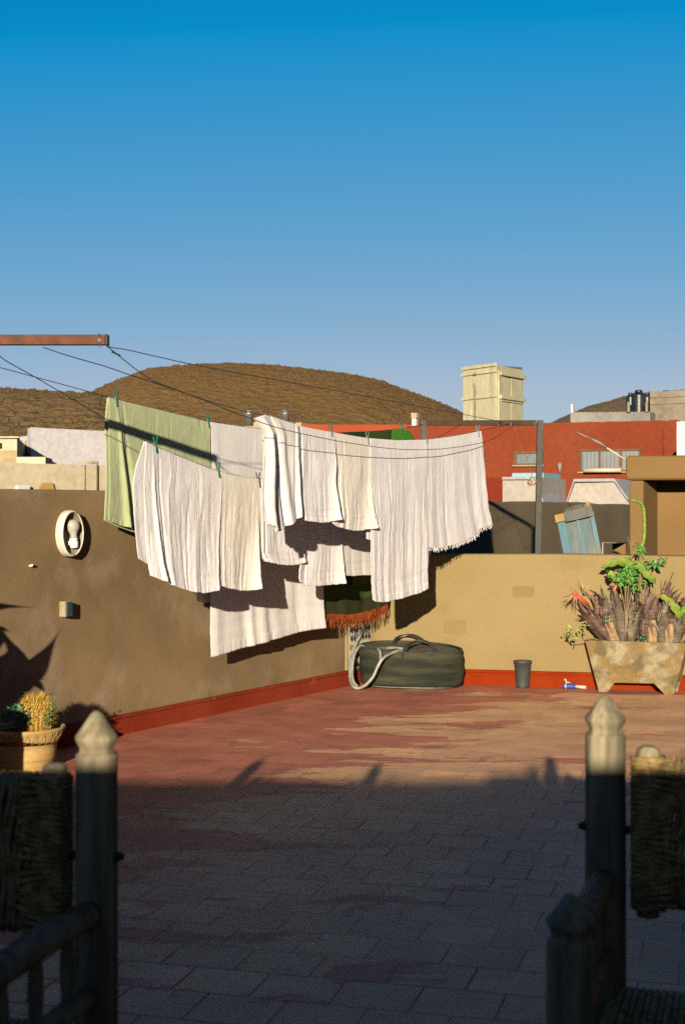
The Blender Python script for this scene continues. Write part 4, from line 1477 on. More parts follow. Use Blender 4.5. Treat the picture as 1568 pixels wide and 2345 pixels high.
# (u0, width, amplitude, slant, v-start, power)
cloth('towel', 5, top_pts(5, 248, 480), [(248, 908.5), (249, 1000), (251, 1100), (246, 1190)], [(480, 965), (482, 1100), (480, 1232)],
      [(246, 1190), (270, 1201), (330, 1222), (480, 1232)], M['towel_green'], 'pale green towel crossed by the dark shadow of the bar', 'towel', GRP,
      [(0.07, 0.028, 0.035, 0.13, 0.0, 0.8), (0.13, 0.03, -0.030, 0.15, 0.0, 0.8), (0.30, 0.03, 0.012, 0.03, 0.2, 1), (0.42, 0.025, -0.010, 0.03, 0.2, 1), (0.6, 0.04, 0.012, 0, 0.3, 1)],
      11, amp=0.0035, nw=26, fk=0.7, back=(0.0, 1.0, 1.215, 1.05, 2))
cloth('bed_sheet', 5, top_pts(5, 482, 733), [(482, 965.5), (486, 1150), (480, 1340), (478.5, 1504)], [(733, 992), (731, 1200), (729.5, 1340), (733.5, 1437)],
      [(478.5, 1504), (503, 1498), (553, 1483), (604, 1470), (657, 1455), (698, 1443), (733.5, 1437)], SW,
      'large white bed sheet hanging lowest, near the brown wall', 'sheet', GRP,
      [(0.05, 0.05, 0.014, 0.0, 0.0, 0.7), (0.2, 0.04, -0.012, 0.12, 0.2, 1), (0.28, 0.03, 0.016, 0.10, 0.2, 1), (0.40, 0.04, -0.014, 0.16, 0.3, 1), (0.44, 0.05, 0.02, 0.04, 0.1, .8), (0.62, 0.06, -0.012, 0.06, 0.1, 0.8), (0.80, 0.05, -0.012, 0.0, 0.0, 0.8)],
      12, amp=0.0028, nw=18, fk=0.75, curl=(0.000, 0.031), back=(-0.14, 0.9, 0.765, 0.80, -4), hem=True)
cloth('towel', 4, top_pts(4, 334, 505), [(334, 1010), (330, 1060), (328, 1110), (332, 1200), (338, 1268), (347, 1318)], [(505, 1079), (507, 1110), (500, 1200), (496, 1250), (490, 1351)],
      [(347, 1318), (380, 1334), (405, 1345), (444, 1356), (466, 1357), (490, 1351)], WT, 'white towel, the nearest of the wash, its lower edge curving down over the brown wall', 'towel', GRP,
      [(0.10, 0.03, 0.030, 0.10, 0.0, 0.7), (0.175, 0.020, -0.022, 0.13, 0.0, 0.7), (0.30, 0.03, 0.012, 0.06, 0.15, 1), (0.45, 0.02, -0.016, 0.10, 0.3, 1), (0.55, 0.02, -0.014, 0.05, 0.25, 1), (0.66, 0.03, 0.012, 0.03, 0.2, 1), (0.72, 0.016, -0.012, 0.06, 0.3, 1)],
      13, amp=0.0040, nw=34, fk=0.55, curl=(-0.022, 0.029), back=(-0.02, 0.97, 0.875, 0.93, -11))
cloth('towel', 4, top_pts(4, 504, 592), [(504, 1078.5), (507, 1110), (501, 1200), (497, 1340)], [(592, 1095), (590, 1180), (585, 1260), (581, 1347)],
      [(497, 1340), (523, 1347), (553, 1352), (572, 1351), (581, 1347)], CT, 'cream white towel pegged just right of the nearest white one', 'towel', GRP,
      [(0.1, 0.04, 0.014, 0.05, 0.1, 0.9), (0.3, 0.03, -0.008, 0.03, 0.4, 1), (0.62, 0.03, -0.012, -0.03, 0.2, 1), (0.82, 0.03, -0.016, -0.14, 0.5, 0.8)],
      14, amp=0.003, nw=26, curl=(0.000, 0.044), back=(0.02, 1.0, 0.9, 0.95, 1))
cloth('towel', 3, [(573, 958.5), (598, 950.5), (612, 952.5), (640, 962), (675, 973)],
      [(573, 958.5), (585, 977), (594, 993), (596, 1030), (595, 1074), (592, 1110), (591.5, 1158), (594, 1189), (598, 1199)],
      [(675, 973), (672, 1050), (674, 1120), (676, 1184)], [(598, 1199), (606, 1205), (618, 1220), (637, 1213), (663, 1194), (676, 1184)], SW,
      'white sheet bunched in deep folds, its upper corner sticking out beside a red brown peg', 'sheet', GRP,
      [(0.16, 0.16, 0.05, 0.0, 0.0, 0.35), (0.37, 0.05, -0.045, 0.26, 0.0, 0.25), (0.52, 0.12, 0.02, 0.2, 0.0, 0.5), (0.25, 0.05, -0.014, 0.06, 0.1, 0.6), (0.92, 0.05, -0.018, 0, 0, 0.5)],
      15, amp=0.003, nw=8, fk=0.9, curl=(0.000, 0.020), base=0.02, back=(0.1, 0.98, 0.93, 0.96, 3), hem=False)
cloth('towel', 3, top_pts(3, 674, 760), [(674, 972.5), (677, 1050), (677, 1130), (681, 1187)], [(760, 989.7), (763, 1005), (761, 1060), (757, 1105), (763, 1189)],
      [(681, 1187), (702, 1193.5), (735, 1196.5), (752, 1194.5), (763, 1189)], WT, 'short white towel hung right beside the bunched sheet', 'towel', GRP,
      [(0.06, 0.04, 0.022, 0.03, 0.0, 0.5), (0.14, 0.03, -0.028, 0.0, 0.0, 0.5), (0.5, 0.05, 0.008, -0.02, 0.3, 1), (0.55, 0.03, -0.012, 0.0, 0.6, 0.8), (0.72, 0.028, -0.020, -0.02, 0.4, 0.9)],
      16, amp=0.003, nw=26, curl=(0.000, 0.048), base=0.004, back=(0.1, 0.99, 0.95, 0.97, 1))
cloth('towel', 3, top_pts(3, 759, 845), [(759, 989.5), (764, 1050), (759, 1105), (766, 1175), (756, 1198)], [(845, 1003.5), (845, 1100), (843, 1150), (848, 1209)],
      [(756, 1198), (766, 1205), (781, 1209), (801, 1214), (822, 1215), (848, 1209)], CT, 'short white towel between the one by the bunched sheet and the long narrow towel', 'towel', GRP,
      [(0.16, 0.03, 0.016, 0.10, 0.1, 0.8), (0.24, 0.03, -0.016, 0.12, 0.1, 0.8), (0.6, 0.03, -0.008, -0.05, 0.4, 1), (0.74, 0.028, -0.018, -0.10, 0.4, 0.9)],
      17, amp=0.003, nw=28, curl=(0.000, 0.044), base=0.002, back=(0.0, 0.98, 0.95, 0.96, 1))
cloth('towel', 3, top_pts(3, 844, 977), [(844, 1003.3), (843, 1082), (847, 1200), (843, 1219), (845, 1280), (847, 1360), (848, 1373)], [(977, 1006), (974.5, 1104), (975, 1232), (973, 1290), (972, 1347)],
      [(848, 1373), (856, 1378), (876, 1378.5), (906, 1372), (932, 1365), (958, 1356), (972, 1347)], WT, 'longest narrow white towel, reaching down beside the dark blanket', 'towel', GRP,
      [(0.05, 0.02, 0.016, 0.0, 0.1, 0.8), (0.12, 0.02, -0.014, 0.0, 0.2, 0.8), (0.22, 0.024, -0.012, 0.02, 0.2, 0.9), (0.30, 0.03, 0.012, 0, 0.1, 0.8), (0.42, 0.026, -0.014, 0.02, 0.3, 0.9), (0.55, 0.04, 0.014, 0.0, 0.1, 0.7), (0.66, 0.03, -0.012, 0.0, 0.3, 0.9), (0.78, 0.024, -0.010, -0.02, 0.2, 0.8), (0.92, 0.024, -0.012, -0.03, 0.2, 0.8)],
      18, amp=0.0032, nw=40, curl=(0.000, 0.011), base=0.006, nu=190, nv=150, back=(0.03, 0.98, 0.62, 0.64, 0))
cloth('throw', 3, top_pts(3, 976, 1101), [(976, 1006), (975, 1100), (974, 1200), (977, 1253)], [(1101, 986), (1103, 1040), (1108, 1104), (1114, 1168), (1122, 1201)],
      [(977, 1253), (1005, 1255), (1018, 1252), (1043, 1245), (1069, 1234), (1093, 1222), (1098, 1210), (1122, 1201)], WT, 'white throw with a ragged fringe, at the far end of the front row', 'throw', GRP,
      [(0.06, 0.04, 0.012, 0.02, 0.0, 0.7), (0.14, 0.03, -0.012, 0.04, 0.1, 0.8), (0.30, 0.028, -0.018, 0.0, 0.1, 0.8), (0.44, 0.06, 0.012, 0, 0, 0.8), (0.54, 0.03, -0.008, 0.02, 0.2, 0.8), (0.62, 0.05, 0.012, 0.05, 0.0, 0.8), (0.74, 0.03, -0.010, 0.02, 0.1, 0.8), (0.86, 0.04, 0.014, 0.02, 0.0, 0.8), (0.94, 0.03, -0.010, 0, 0, 0.8)],
      19, amp=0.0024, nw=22, curl=(0.000, 0.013), base=0.0, fringe=(64, 9, WT, 0.012), hem=False)
cloth('towel', 4, top_pts(4, 593, 690), [(593, 1095.2), (594, 1200), (592, 1262), (603, 1285)], [(690, 1097.5), (689, 1211), (690, 1264), (691, 1287)],
      [(603, 1285), (637, 1292), (666, 1294), (682, 1291), (691, 1287)], WT, 'white towel half in shade directly beneath the bunched sheet', 'towel', GRP,
      [(0.06, 0.03, 0.018, 0.02, 0.2, 0.7), (0.12, 0.024, -0.018, 0.02, 0.2, 0.7), (0.24, 0.02, -0.012, 0.06, 0.4, 0.8), (0.5, 0.04, 0.01, 0.0, 0.3, 0.8), (0.8, 0.03, -0.008, 0.0, 0.5, 0.8)],
      20, amp=0.003, nw=22, curl=(0.000, 0.022), back=(0.0, 0.95, 0.93, 0.95, -2))
cloth('towel', 4, top_pts(4, 689, 777), [(689, 1097.6), (689, 1200), (687, 1275), (681, 1325), (683, 1332)], [(777, 1089), (776, 1240), (775, 1280), (777, 1335)],
      [(683, 1332), (698, 1340), (729, 1341), (760, 1338), (777, 1335)], WT, 'white towel hanging lower, half in shade beneath the short towel', 'towel', GRP,
      [(0.05, 0.03, 0.02, -0.02, 0.5, 0.6), (0.16, 0.022, -0.024, 0.02, 0.5, 0.6), (0.45, 0.03, -0.008, 0.0, 0.4, 0.8), (0.66, 0.03, -0.012, 0.02, 0.4, 0.8), (0.8, 0.03, -0.010, -0.04, 0.4, 0.8)],
      21, amp=0.003, nw=24, curl=(0.000, 0.044))
cloth('bed_sheet', 4, top_pts(4, 776, 985), [(776, 1089.2), (777, 1200), (778, 1318)], [(985, 1010), (984, 1150), (981, 1292)],
      [(778, 1318), (810, 1318), (846, 1316), (900, 1308), (981, 1292)], SW, 'smooth white sheet between the lower shaded towel and the long narrow towel', 'sheet', GRP,
      [(0.10, 0.02, -0.012, 0.02, 0.2, 0.8), (0.22, 0.02, -0.012, 0.02, 0.2, 0.8), (0.3, 0.06, 0.01, 0.0, 0.2, 0.8), (0.6, 0.04, 0.01, 0.0, 0.3, 0.8)],
      22, amp=0.0015, nw=8, back=(0.3, 1.08, 0.95, 0.93, 4))
cloth('blanket', 5, [(735, 992), (784, 990), (860, 986.5), (919, 981), (936, 986), (949, 1004)], [(735, 992), (733, 1200), (737, 1340), (744, 1405)],
      [(949, 1004), (928, 1120), (905, 1260), (886, 1384)], [(744, 1405), (781, 1407), (812, 1406), (842, 1399), (866, 1391), (886, 1384)], M['blanket'],
      'dark green blanket with an orange fringe hanging in the corner', 'blanket', GRP,
      [(0.3, 0.08, 0.02, 0, 0.1, 0.8), (0.6, 0.08, -0.02, 0, 0.1, 0.8), (0.86, 0.03, 0.02, 0, 0, 0.4)], 23, amp=0.003, nw=8,
      fringe=(95, 31, M['fringe_orange'], 0.012), hem=False)

# pegs
PG = 'clothes pegs on the laundry wires'
PEGS = [(5, 266, 893, 931, 'peg_green', -4, 'green clothes peg on the near corner of the pale green towel'),
        (5, 476, 944, 979, 'peg_green', 2, 'green clothes peg where the pale green towel meets the bed sheet'),
        (4, 356, 999, 1036, 'peg_green', -5, 'green clothes peg on the near end of the nearest white towel'),
        (4, 499, 1058, 1093, 'peg_green', 0, 'green clothes peg between the nearest white towel and the cream one'),
        (4, 591, 1081, 1115, 'peg_grey', 3, 'dark clothes peg at the far end of the cream white towel'),
        (3, 609, 932, 958, 'peg_brown', -5, 'red brown clothes peg beside the sticking out corner of the bunched sheet'),
        (3, 672, 949, 984, 'peg_brown', 0, 'brown clothes peg joining the bunched sheet and the short white towel'),
        (3, 757, 967, 1001, 'peg_green', -1, 'green clothes peg between the two short white towels'),
        (3, 841, 985, 1018, 'peg_grey', -2, 'grey clothes peg at the near top corner of the long narrow towel'),
        (3, 975, 987, 1017, 'peg_grey', 4, 'grey clothes peg between the long narrow towel and the fringed throw'),
        (3, 1093, 973, 1000, 'peg_blue', -2, 'blue grey clothes peg on the far top corner of the fringed throw'),
        (5, 918, 965, 994, 'peg_green', 2, 'green clothes peg on the top edge of the dark green blanket')]
for (k, x, y0, y1, mk, tilt, lab) in PEGS:
    ln = LN_[k]
    yl = interp(LP[k], x)
    c = ln.pt(x, yl)
    H_ = (y1 - y0) / F * c.y
    up = (yl - y0) / F * c.y
    t = thing('clothes_peg', c, lab, 'clothes peg', PG)
    ax = ln.d
    tl_ = math.tan(R(tilt))
    for s in (1, -1):
        b = MB()
        for (za, zb2, oa, ob) in ((up, 0.0, 0.011, 0.0035), (0.0, up - H_, 0.0045, 0.0105)):
            A = c + ln.nrm * (oa * s) + Vector((0, 0, za)) + ax * (-za * tl_)
            B = c + ln.nrm * (ob * s) + Vector((0, 0, zb2)) + ax * (-zb2 * tl_)
            w_, th = 0.0055, 0.0028 * s
            b.hexa([B - ax * w_, B + ax * w_, B + ax * w_ + ln.nrm * th, B - ax * w_ + ln.nrm * th, A - ax * w_, A + ax * w_, A + ax * w_ + ln.nrm * th, A - ax * w_ + ln.nrm * th])
        b.build('prong', M[mk], t)
    b = MB()
    b.tube([c - ax * 0.007 + Vector((0, 0, 0.006)), c + ax * 0.007 + Vector((0, 0, 0.006))], 0.0062, 8)
    b.build('spring', M['galv'], t)

# ------------------------------------------------------------------ things on the long wall
# oval bulkhead lamp
lc = lwall(152) + Vector((0, 0, zpx(1221, lwall(152).y)))
WLp = thing('wall_lamp', lc, 'oval white wall lamp without its glass, bare bulb showing, on the brown wall', 'wall lamp')
UP = Vector((0, 0, 1))


def oval_ring(mb, prof, A, B, n=40):
    """prof: (scale, offset along wall normal)"""
    vs, fs = [], []
    for (s, o) in prof:
        for k in range(n):
            a = 2 * math.pi * k / n
            vs.append(lc + LDIR * (A * s * math.cos(a)) + UP * (B * s * math.sin(a)) + LN * o)
    for j in range(len(prof) - 1):
        for k in range(n):
            l = (k + 1) % n
            fs.append((j * n + k, j * n + l, (j + 1) * n + l, (j + 1) * n + k))
    mb.add(vs, fs, True)


LA, LB_ = 0.084, 0.118
mb = MB()
oval_ring(mb, [(1.0, 0.002), (1.02, 0.008), (1.01, 0.040), (0.985, 0.048), (0.95, 0.050), (0.925, 0.049), (0.92, 0.044)], LA, LB_)
mb.build('housing', M['lamp_white'], WLp)
mb = MB()
oval_ring(mb, [(0.92, 0.044), (0.91, 0.036), (0.88, 0.034), (0.84, 0.022), (0.70, 0.010), (0.0, 0.007)], LA, LB_)
mb.build('dish', M['lamp_inner'], WLp)
mb = MB()
bz = lc + LN * 0.034 + LDIR * 0.016
rotb = Matrix.Rotation(R(-6), 3, 'Y')
mb.lathe([(0.0, 0.060), (0.015, 0.058), (0.028, 0.049), (0.035, 0.034), (0.0355, 0.026), (0.032, 0.010), (0.022, -0.006), (0.017, -0.02), (0.018, -0.034), (0.014, -0.040), (0.0, -0.041)], bz + Vector((0, 0, 0.012)), 20, m=rotb)
mb.build('bulb', M['bulb'], WLp)
mb = MB()
mb.lathe([(0.016, -0.028), (0.0215, -0.030), (0.0215, -0.042), (0.018, -0.044), (0.022, -0.046), (0.0235, -0.05), (0.021, -0.076), (0.016, -0.080), (0, -0.080)], bz + Vector((-0.002, 0, 0.004)), 16, m=rotb)
mb.box(bz + Vector((-0.022, 0, -0.05)), (0.012, 0.012, 0.02))
mb.build('socket', M['socket'], WLp)
for (a, b_) in ((0.3, 0.955), (0.05, -0.985)):
    mb = MB()
    c = lc + LDIR * (LA * 0.96 * a) + UP * (LB_ * 0.96 * b_) + LN * 0.048
    mb.tube([c, c + LN * 0.004], 0.004, 8)
    mb.build('screw', M['cap'], WLp)

sb = lwall(139)
sc_ = sb + Vector((0, 0, zpx(1394, sb.y)))
SWB = thing('switch_box', sc_, 'small cream switch box with a dark green front, below the wall lamp', 'switch')
mS = Matrix((LDIR, UP, LN)).transposed()
mb = MB()
mb.box(sc_ + LDIR * 0.012 + LN * 0.021, (0.044, 0.079, 0.042), mS)
mb.build('box_body', M['switch_cream'], SWB, bevel=0.003)
mb = MB()
mb.box(sc_ + LDIR * 0.012 + LN * 0.048, (0.044, 0.074, 0.012), mS)
mb.build('switch_plate', M['switch_dark'], SWB, bevel=0.003)
hk = lwall(68) + Vector((0, 0, zpx(1295, lwall(68).y)))
mb = MB()
mb.tube([hk, hk + LN * 0.018], 0.006, 8)
mb.tube([hk + LN * 0.018, hk + LN * 0.02 + UP * 0.008], 0.006, 8)
tag(mb.build('wall_hook', M['socket']), 'tiny white hook on the brown wall, left of the wall lamp', 'hook')

# ------------------------------------------------------------------ tub, hose, pot, nozzle
TBc = Vector((xw(940, 9.78), 9.775, 0))
TUB = thing('rubber_tub', TBc, 'wide dark rubber tub with two strap handles in the corner', 'tub')
rt = Matrix.Rotation(R(-13), 3, 'Z')


def tubwob(a, z):
    return 0.010 * math.sin(z * 62) + 0.02 * math.sin(2 * a + 1 + z * 4) + 0.012 * math.sin(5 * a + z * 12) + 0.008 * noise.noise(Vector((a * 3, z * 14, 0)))


sxT, syT = 1.0, 0.50
zs = [(0.295, 0.0), (0.318, 0.006), (0.336, 0.022), (0.350, 0.05), (0.356, 0.10), (0.357, 0.16), (0.355, 0.21), (0.351, 0.25), (0.352, 0.268), (0.347, 0.275),
      (0.332, 0.272), (0.335, 0.25), (0.345, 0.20), (0.340, 0.10), (0.30, 0.03), (0.0, 0.025)]
prof = []
for (a, b_), (c_, d_) in zip(zs, zs[1:]):
    for k in range(3):
        prof.append((lerp(a, c_, k / 3), lerp(b_, d_, k / 3)))
prof.append(zs[-1])
mb = MB()
mb.lathe(prof, TBc, 72, sxT, syT, m=rt, wob=tubwob)
mb.v = [(x, y, z + (y - TBc.y) * 0.13 * smooth((z - 0.08) / 0.18)) for (x, y, z) in mb.v]
mb.build('tub_body', M['rubber'], TUB)
mb = MB()
mb.lathe([(0.341, 0.262), (0.343, 0.25), (0.340, 0.20), (0.334, 0.10), (0.30, 0.034), (0.0, 0.03)], TBc, 72, sxT * 0.97, syT * 0.955, m=rt, wob=tubwob)
mb.v = [(x, y, z + (y - TBc.y) * 0.13 * smooth((z - 0.08) / 0.18)) for (x, y, z) in mb.v]
mb.build('tub_lining', M['rubber_dust'], TUB)
mb = MB()
rimp = []
for k in range(73):
    a = 2 * math.pi * k / 72
    r_ = 0.350 * (1 + tubwob(a, 0.268))
    q = rt @ Vector((r_ * math.cos(a), r_ * syT * math.sin(a), 0.271))
    rimp.append(TBc + q + Vector((0, 0, q.y * 0.13)))
mb.tube(rimp, 0.0065, 8, caps=False)
mb.build('rim_bead', M['rubber_dark'], TUB)
mb = MB()
ring = []
for k in range(73):
    a = 2 * math.pi * k / 72
    r_ = 0.318 * (1 + tubwob(a, 0.01))
    ring.append(TBc + rt @ Vector((r_ * math.cos(a), r_ * syT * math.sin(a), 0.012)))
mb.tube(ring, 0.0045, 8, caps=False)
mb.build('base_rim', M['hose'], TUB)


def strap(mb, pts, wd, th):
    P = spline(pts, 6)
    vs, fs = [], []
    for i, p in enumerate(P):
        t = (P[min(i + 1, len(P) - 1)] - P[max(i - 1, 0)]).normalized()
        s = Vector((0.72, 0.69, 0)).normalized()
        s = (s - t * s.dot(t)).normalized()
        n = t.cross(s)
        for (a, b_) in ((-1, -1), (1, -1), (1, 1), (-1, 1)):
            vs.append(p + s * (wd / 2 * a) + n * (th / 2 * b_))
    for i in range(len(P) - 1):
        for k in range(4):
            l = (k + 1) % 4
            fs.append((i * 4 + k, i * 4 + l, (i + 1) * 4 + l, (i + 1) * 4 + k))
    fs += [(3, 2, 1, 0), tuple(len(vs) - 4 + k for k in range(4))]
    mb.add(vs, fs, False)


Yb_, Yf_ = 9.92, 9.625
mb = MB()
strap(mb, [W(905, 1488, Yb_), W(902, 1473, Yb_ - .01), W(909, 1460, Yb_ - .03), W(925, 1453, Yb_ - .05), W(945, 1455, Yb_ - .05), W(962, 1464, Yb_ - .03), W(972, 1476, Yb_), W(974, 1492, Yb_)], 0.034, 0.007)
mb.build('handle', M['rubber_dark'], TUB)
mb = MB()
strap(mb, [W(922, 1507, Yf_ - .012), W(925, 1494, Yf_ - .012), W(931, 1480, Yf_ + .01), W(945, 1470, Yf_ + .03), W(962, 1466, Yf_ + .04), W(978, 1470, Yf_ + .03), W(989, 1480, Yf_ + .01), W(992, 1492, Yf_ - .008), W(992, 1504, Yf_ - .010)], 0.03, 0.007)
mb.build('handle', M['rubber_dark'], TUB)

HO = MB()
Hp = [(836, 1422, 9.93), (828, 1446, 9.90), (813, 1478, 9.84), (805, 1503, 9.78), (801.5, 1532, 9.72), (802, 1556, 9.68), (809, 1571, 9.60), (822, 1575, 9.58), (838, 1567, 9.55), (854, 1549, 9.54),
      (866, 1523, 9.54), (878, 1506, 9.55), (898, 1494.5, 9.60), (918, 1489, 9.66), (935, 1491, 9.75), (955, 1500, 9.82)]
hp3 = spline([W(*p) for p in Hp], 6)
HO.tube(hp3, 0.0105, 10)
H2 = [(850, 1520, 9.80), (838, 1488, 9.80), (826, 1478, 9.80), (815, 1490, 9.76), (808, 1512, 9.72), (806, 1540, 9.68), (809, 1560, 9.63), (818, 1571.5, 9.60)]
HO.tube(spline([W(*p) for p in H2], 6), 0.0105, 10)
H3 = [(866, 1528, 9.56), (871, 1510, 9.57), (870, 1492, 9.60), (866, 1484, 9.66), (880, 1484, 9.74), (905, 1483, 9.78), (925, 1486, 9.78), (942, 1494, 9.78), (955, 1508, 9.80)]
HO.tube(spline([W(*p) for p in H3], 6), 0.0100, 10)
zmin = min(v[2] for v in HO.v)
HO.v = [(v[0], v[1], max(v[2], 0.0005)) for v in HO.v]
tag(HO.build('garden_hose', M['hose']), 'grey garden hose looping out of the rubber tub onto the floor', 'hose')

pc = bwall(1200) + BN * 0.098
PP = thing('plastic_pot', pc, 'empty charcoal plastic plant pot standing by the orange skirting', 'plant pot')
mb = MB()
pw = lambda a, z: 0.018 * math.cos(4 * a + .5)
mb.lathe([(0.041, 0.0), (0.044, 0.004), (0.046, 0.022), (0.0475, 0.026), (0.058, 0.172), (0.062, 0.174), (0.0625, 0.186), (0.060, 0.187), (0.056, 0.17), (0.044, 0.02), (0, 0.018)], pc, 28, wob=pw)
mb.build('pot_body', M['pot_black'], PP)
mb = MB()
for k in range(4):
    a = -1.2 - k * 1.2
    c = pc + Vector((math.cos(a) * 0.0452, math.sin(a) * 0.0452, 0.012))
    mb.box(c, (0.016, 0.004, 0.006), Matrix.Rotation(a + math.pi / 2, 3, 'Z'))
mb.build('drain_slot', M['dark_gap'], PP)

nc = bwall(1316) + BN * 0.07
NZ = thing('hose_nozzle', nc, 'blue and white hose connector lying on the floor near the planter', 'hose connector')
n0, n1, n2 = W(1288, 1570, nc.y + 0.03), W(1317, 1571, nc.y), W(1341, 1572, nc.y - 0.02)
for p in (n0, n1): p.z = 0.017
n2.z = 0.013
mb = MB()
d_ = (n1 - n0)
mb.tube([n0, n0 + d_ * 0.03, n0 + d_ * 0.22, n0 + d_ * 0.24, n1 - d_ * 0.02, n1], [0.014, 0.017, 0.017, 0.0155, 0.0155, 0.013], 14)
mb.build('grip', M['nozzle_blue'], NZ)
mb = MB()
mb.tube([n1 - d_ * 0.01, n2], 0.0115, 12)
mb.build('pipe', M['nozzle_white'], NZ)
mb = MB()
cc = n0 + d_ * 0.23
mb.tube([cc - d_ * .03, cc + d_ * .05], 0.0185, 14)
mb.tube([cc + Vector((0, 0, 0.015)), cc + Vector((0.004, 0, 0.03)), cc + Vector((-0.006, 0, 0.042)), cc + Vector((-0.004, 0, 0.05))], [0.006, 0.004, 0.008, 0.006], 8)
mb.tube([cc + Vector((0, 0, 0.025)), cc + Vector((0.03, 0, 0.024))], 0.004, 6)
mb.build('clip', M['nozzle_white'], NZ)

# ------------------------------------------------------------------ planter and its plants
f0 = Vector((xw(1369, 9.47), 9.47, 0)); f1 = Vector((xw(1542, 9.30), 9.30, 0))
pd = (f1 - f0).normalized()
pn = Vector((-pd.y, pd.x, 0))                              # towards the wall
PL = thing('concrete_planter', (f0 + f1) / 2, 'lichen stained concrete trough on splayed feet against the parapet', 'planter')
Lb = (f1 - f0).length
kx = 9.4 / F
zt = 0.345


def pp(s, z, o):
    return f0 + pd * s + Vector((0, 0, z)) + pn * o


def trough_face(o, ins=0.0):
    return [pp(0.0, 0, o), pp(0.062, 0, o), pp(0.105, 0.066, o), pp(Lb - 0.13, 0.072, o), pp(Lb - 0.062, 0, o), pp(Lb, 0, o), pp(Lb + 0.082, zt, o), pp(-0.092, zt, o)]


mb = MB()
A = trough_face(0)
mb.prism(A, pn * 0.035)
mb.prism(trough_face(0.20), pn * 0.035)
lft_ = [pp(-0.008, 0.07, 0.0352), pp(0.028, 0.07, 0.0352), pp(-0.058, zt, 0.0352), pp(-0.091, zt - 0.002, 0.0352)]
mb.prism(lft_, pn * 0.1645)
rgt_ = [pp(Lb + 0.014, 0.07, 0.0352), pp(Lb - 0.025, 0.07, 0.0352), pp(Lb + 0.046, zt, 0.0352), pp(Lb + 0.080, zt - 0.002, 0.0352)]
mb.prism(rgt_, pn * 0.1645)
mb.prism([pp(0.03, 0.075, 0.0352), pp(Lb - 0.03, 0.075, 0.0352), pp(Lb - 0.03, 0.11, 0.0352), pp(0.03, 0.11, 0.0352)], pn * 0.1645)
mb.build('trough', M['planter'], PL, bevel=0.006)
mb = MB()
def soilf(u, v):
    p = pp(lerp(-0.05, Lb + 0.04, u), 0.315, lerp(0.037, 0.198, v))
    p.z += noise.noise(p * 14) * 0.02
    return p
mb.grid(soilf, 40, 10)
mb.uv = None
mb.build('soil', M['soil'], PL)


def strap_leaf(mb, base, az, lean, length, wid, curl, r, tip=0.15, roll=0.5, seg=9, blunt=0.0):
    """one channelled strap leaf growing from base; lean = starting angle from vertical (radians)"""
    d = Vector((math.cos(az), math.sin(az), 0))
    s = Vector((-math.sin(az), math.cos(az), 0))
    p = Vector(base)
    ang = lean
    vs, fs = [], []
    for i in range(seg + 1):
        t = i / seg
        wv = wid * (0.75 + 0.25 * math.sin(math.pi * min(1, t * 1.2))) * (1 - smooth((t - 1 + tip) / tip) * (1 - blunt)) if t > 1 - tip else wid * (0.72 + 0.28 * math.sin(math.pi * min(1, t * 1.1)))
        up = d * math.sin(ang) + Vector((0, 0, math.cos(ang)))
        nrm = d * math.cos(ang) - Vector((0, 0, math.sin(ang)))
        for j in (-1, -0.5, 0, 0.5, 1):
            e = wv / 2 * j
            vs.append(p + s * e - nrm * (roll * wid * (j * j) * 0.5) + nrm * (0.003 * math.sin(t * 20 + r)))
        p = p + up * (length / seg)
        ang += curl / seg * (0.3 + 1.4 * t)
    for i in range(seg):
        for j in range(4):
            a = i * 5 + j
            fs.append((a, a + 1, a + 6, a + 5))
    mb.add(vs, fs, True)


def island_tint(nt, c, lo, hi):
    """every separate leaf a little lighter or darker"""
    g = nd(nt, 'ShaderNodeNewGeometry')
    t = mixc(nt, g.outputs['Random Per Island'], (lo, lo, lo), (hi, hi, hi))
    mu = nd(nt, 'ShaderNodeMix', data_type='RGBA', blend_type='MULTIPLY')
    mu.inputs[0].default_value = 1
    nt.links.new(c, mu.inputs[6]); nt.links.new(t, mu.inputs[7])
    return mu.outputs[2]


def brom_mat(name, c1, c2, band):
    c1, c2, band = kc(c1, .60), kc(c2, .62), kc(band, .72)
    m, nt, b = base_mat(name, 0.75, 0.25)
    v = coords(nt)
    c = mixc(nt, noise_fac(nt, v, 16, 4, 0.4, 0.6), c1, c2)
    vb = coords(nt, (14, 14, 95))
    wv = nd(nt, 'ShaderNodeTexNoise', Scale=1.0, Detail=3)
    nt.links.new(vb, wv.inputs['Vector'])
    r = nd(nt, 'ShaderNodeMapRange')
    r.inputs['From Min'].default_value = 0.54; r.inputs['From Max'].default_value = 0.68
    nt.links.new(wv.outputs['Fac'], r.inputs['Value'])
    c = mixc(nt, math_n(nt, 'MULTIPLY', r.outputs[0], 0.75), c, band)
    c = mixc(nt, noise_fac(nt, v, 7, 4, 0.5, 0.7), c, tuple(k * 1.4 for k in c2))
    c = island_tint(nt, c, 0.55, 1.35)
    nt.links.new(c, b.inputs['Base Color'])
    bump(nt, b, noise_fac(nt, v, 90, 3, 0.3, 0.7), 0.4, 0.003)
    return m


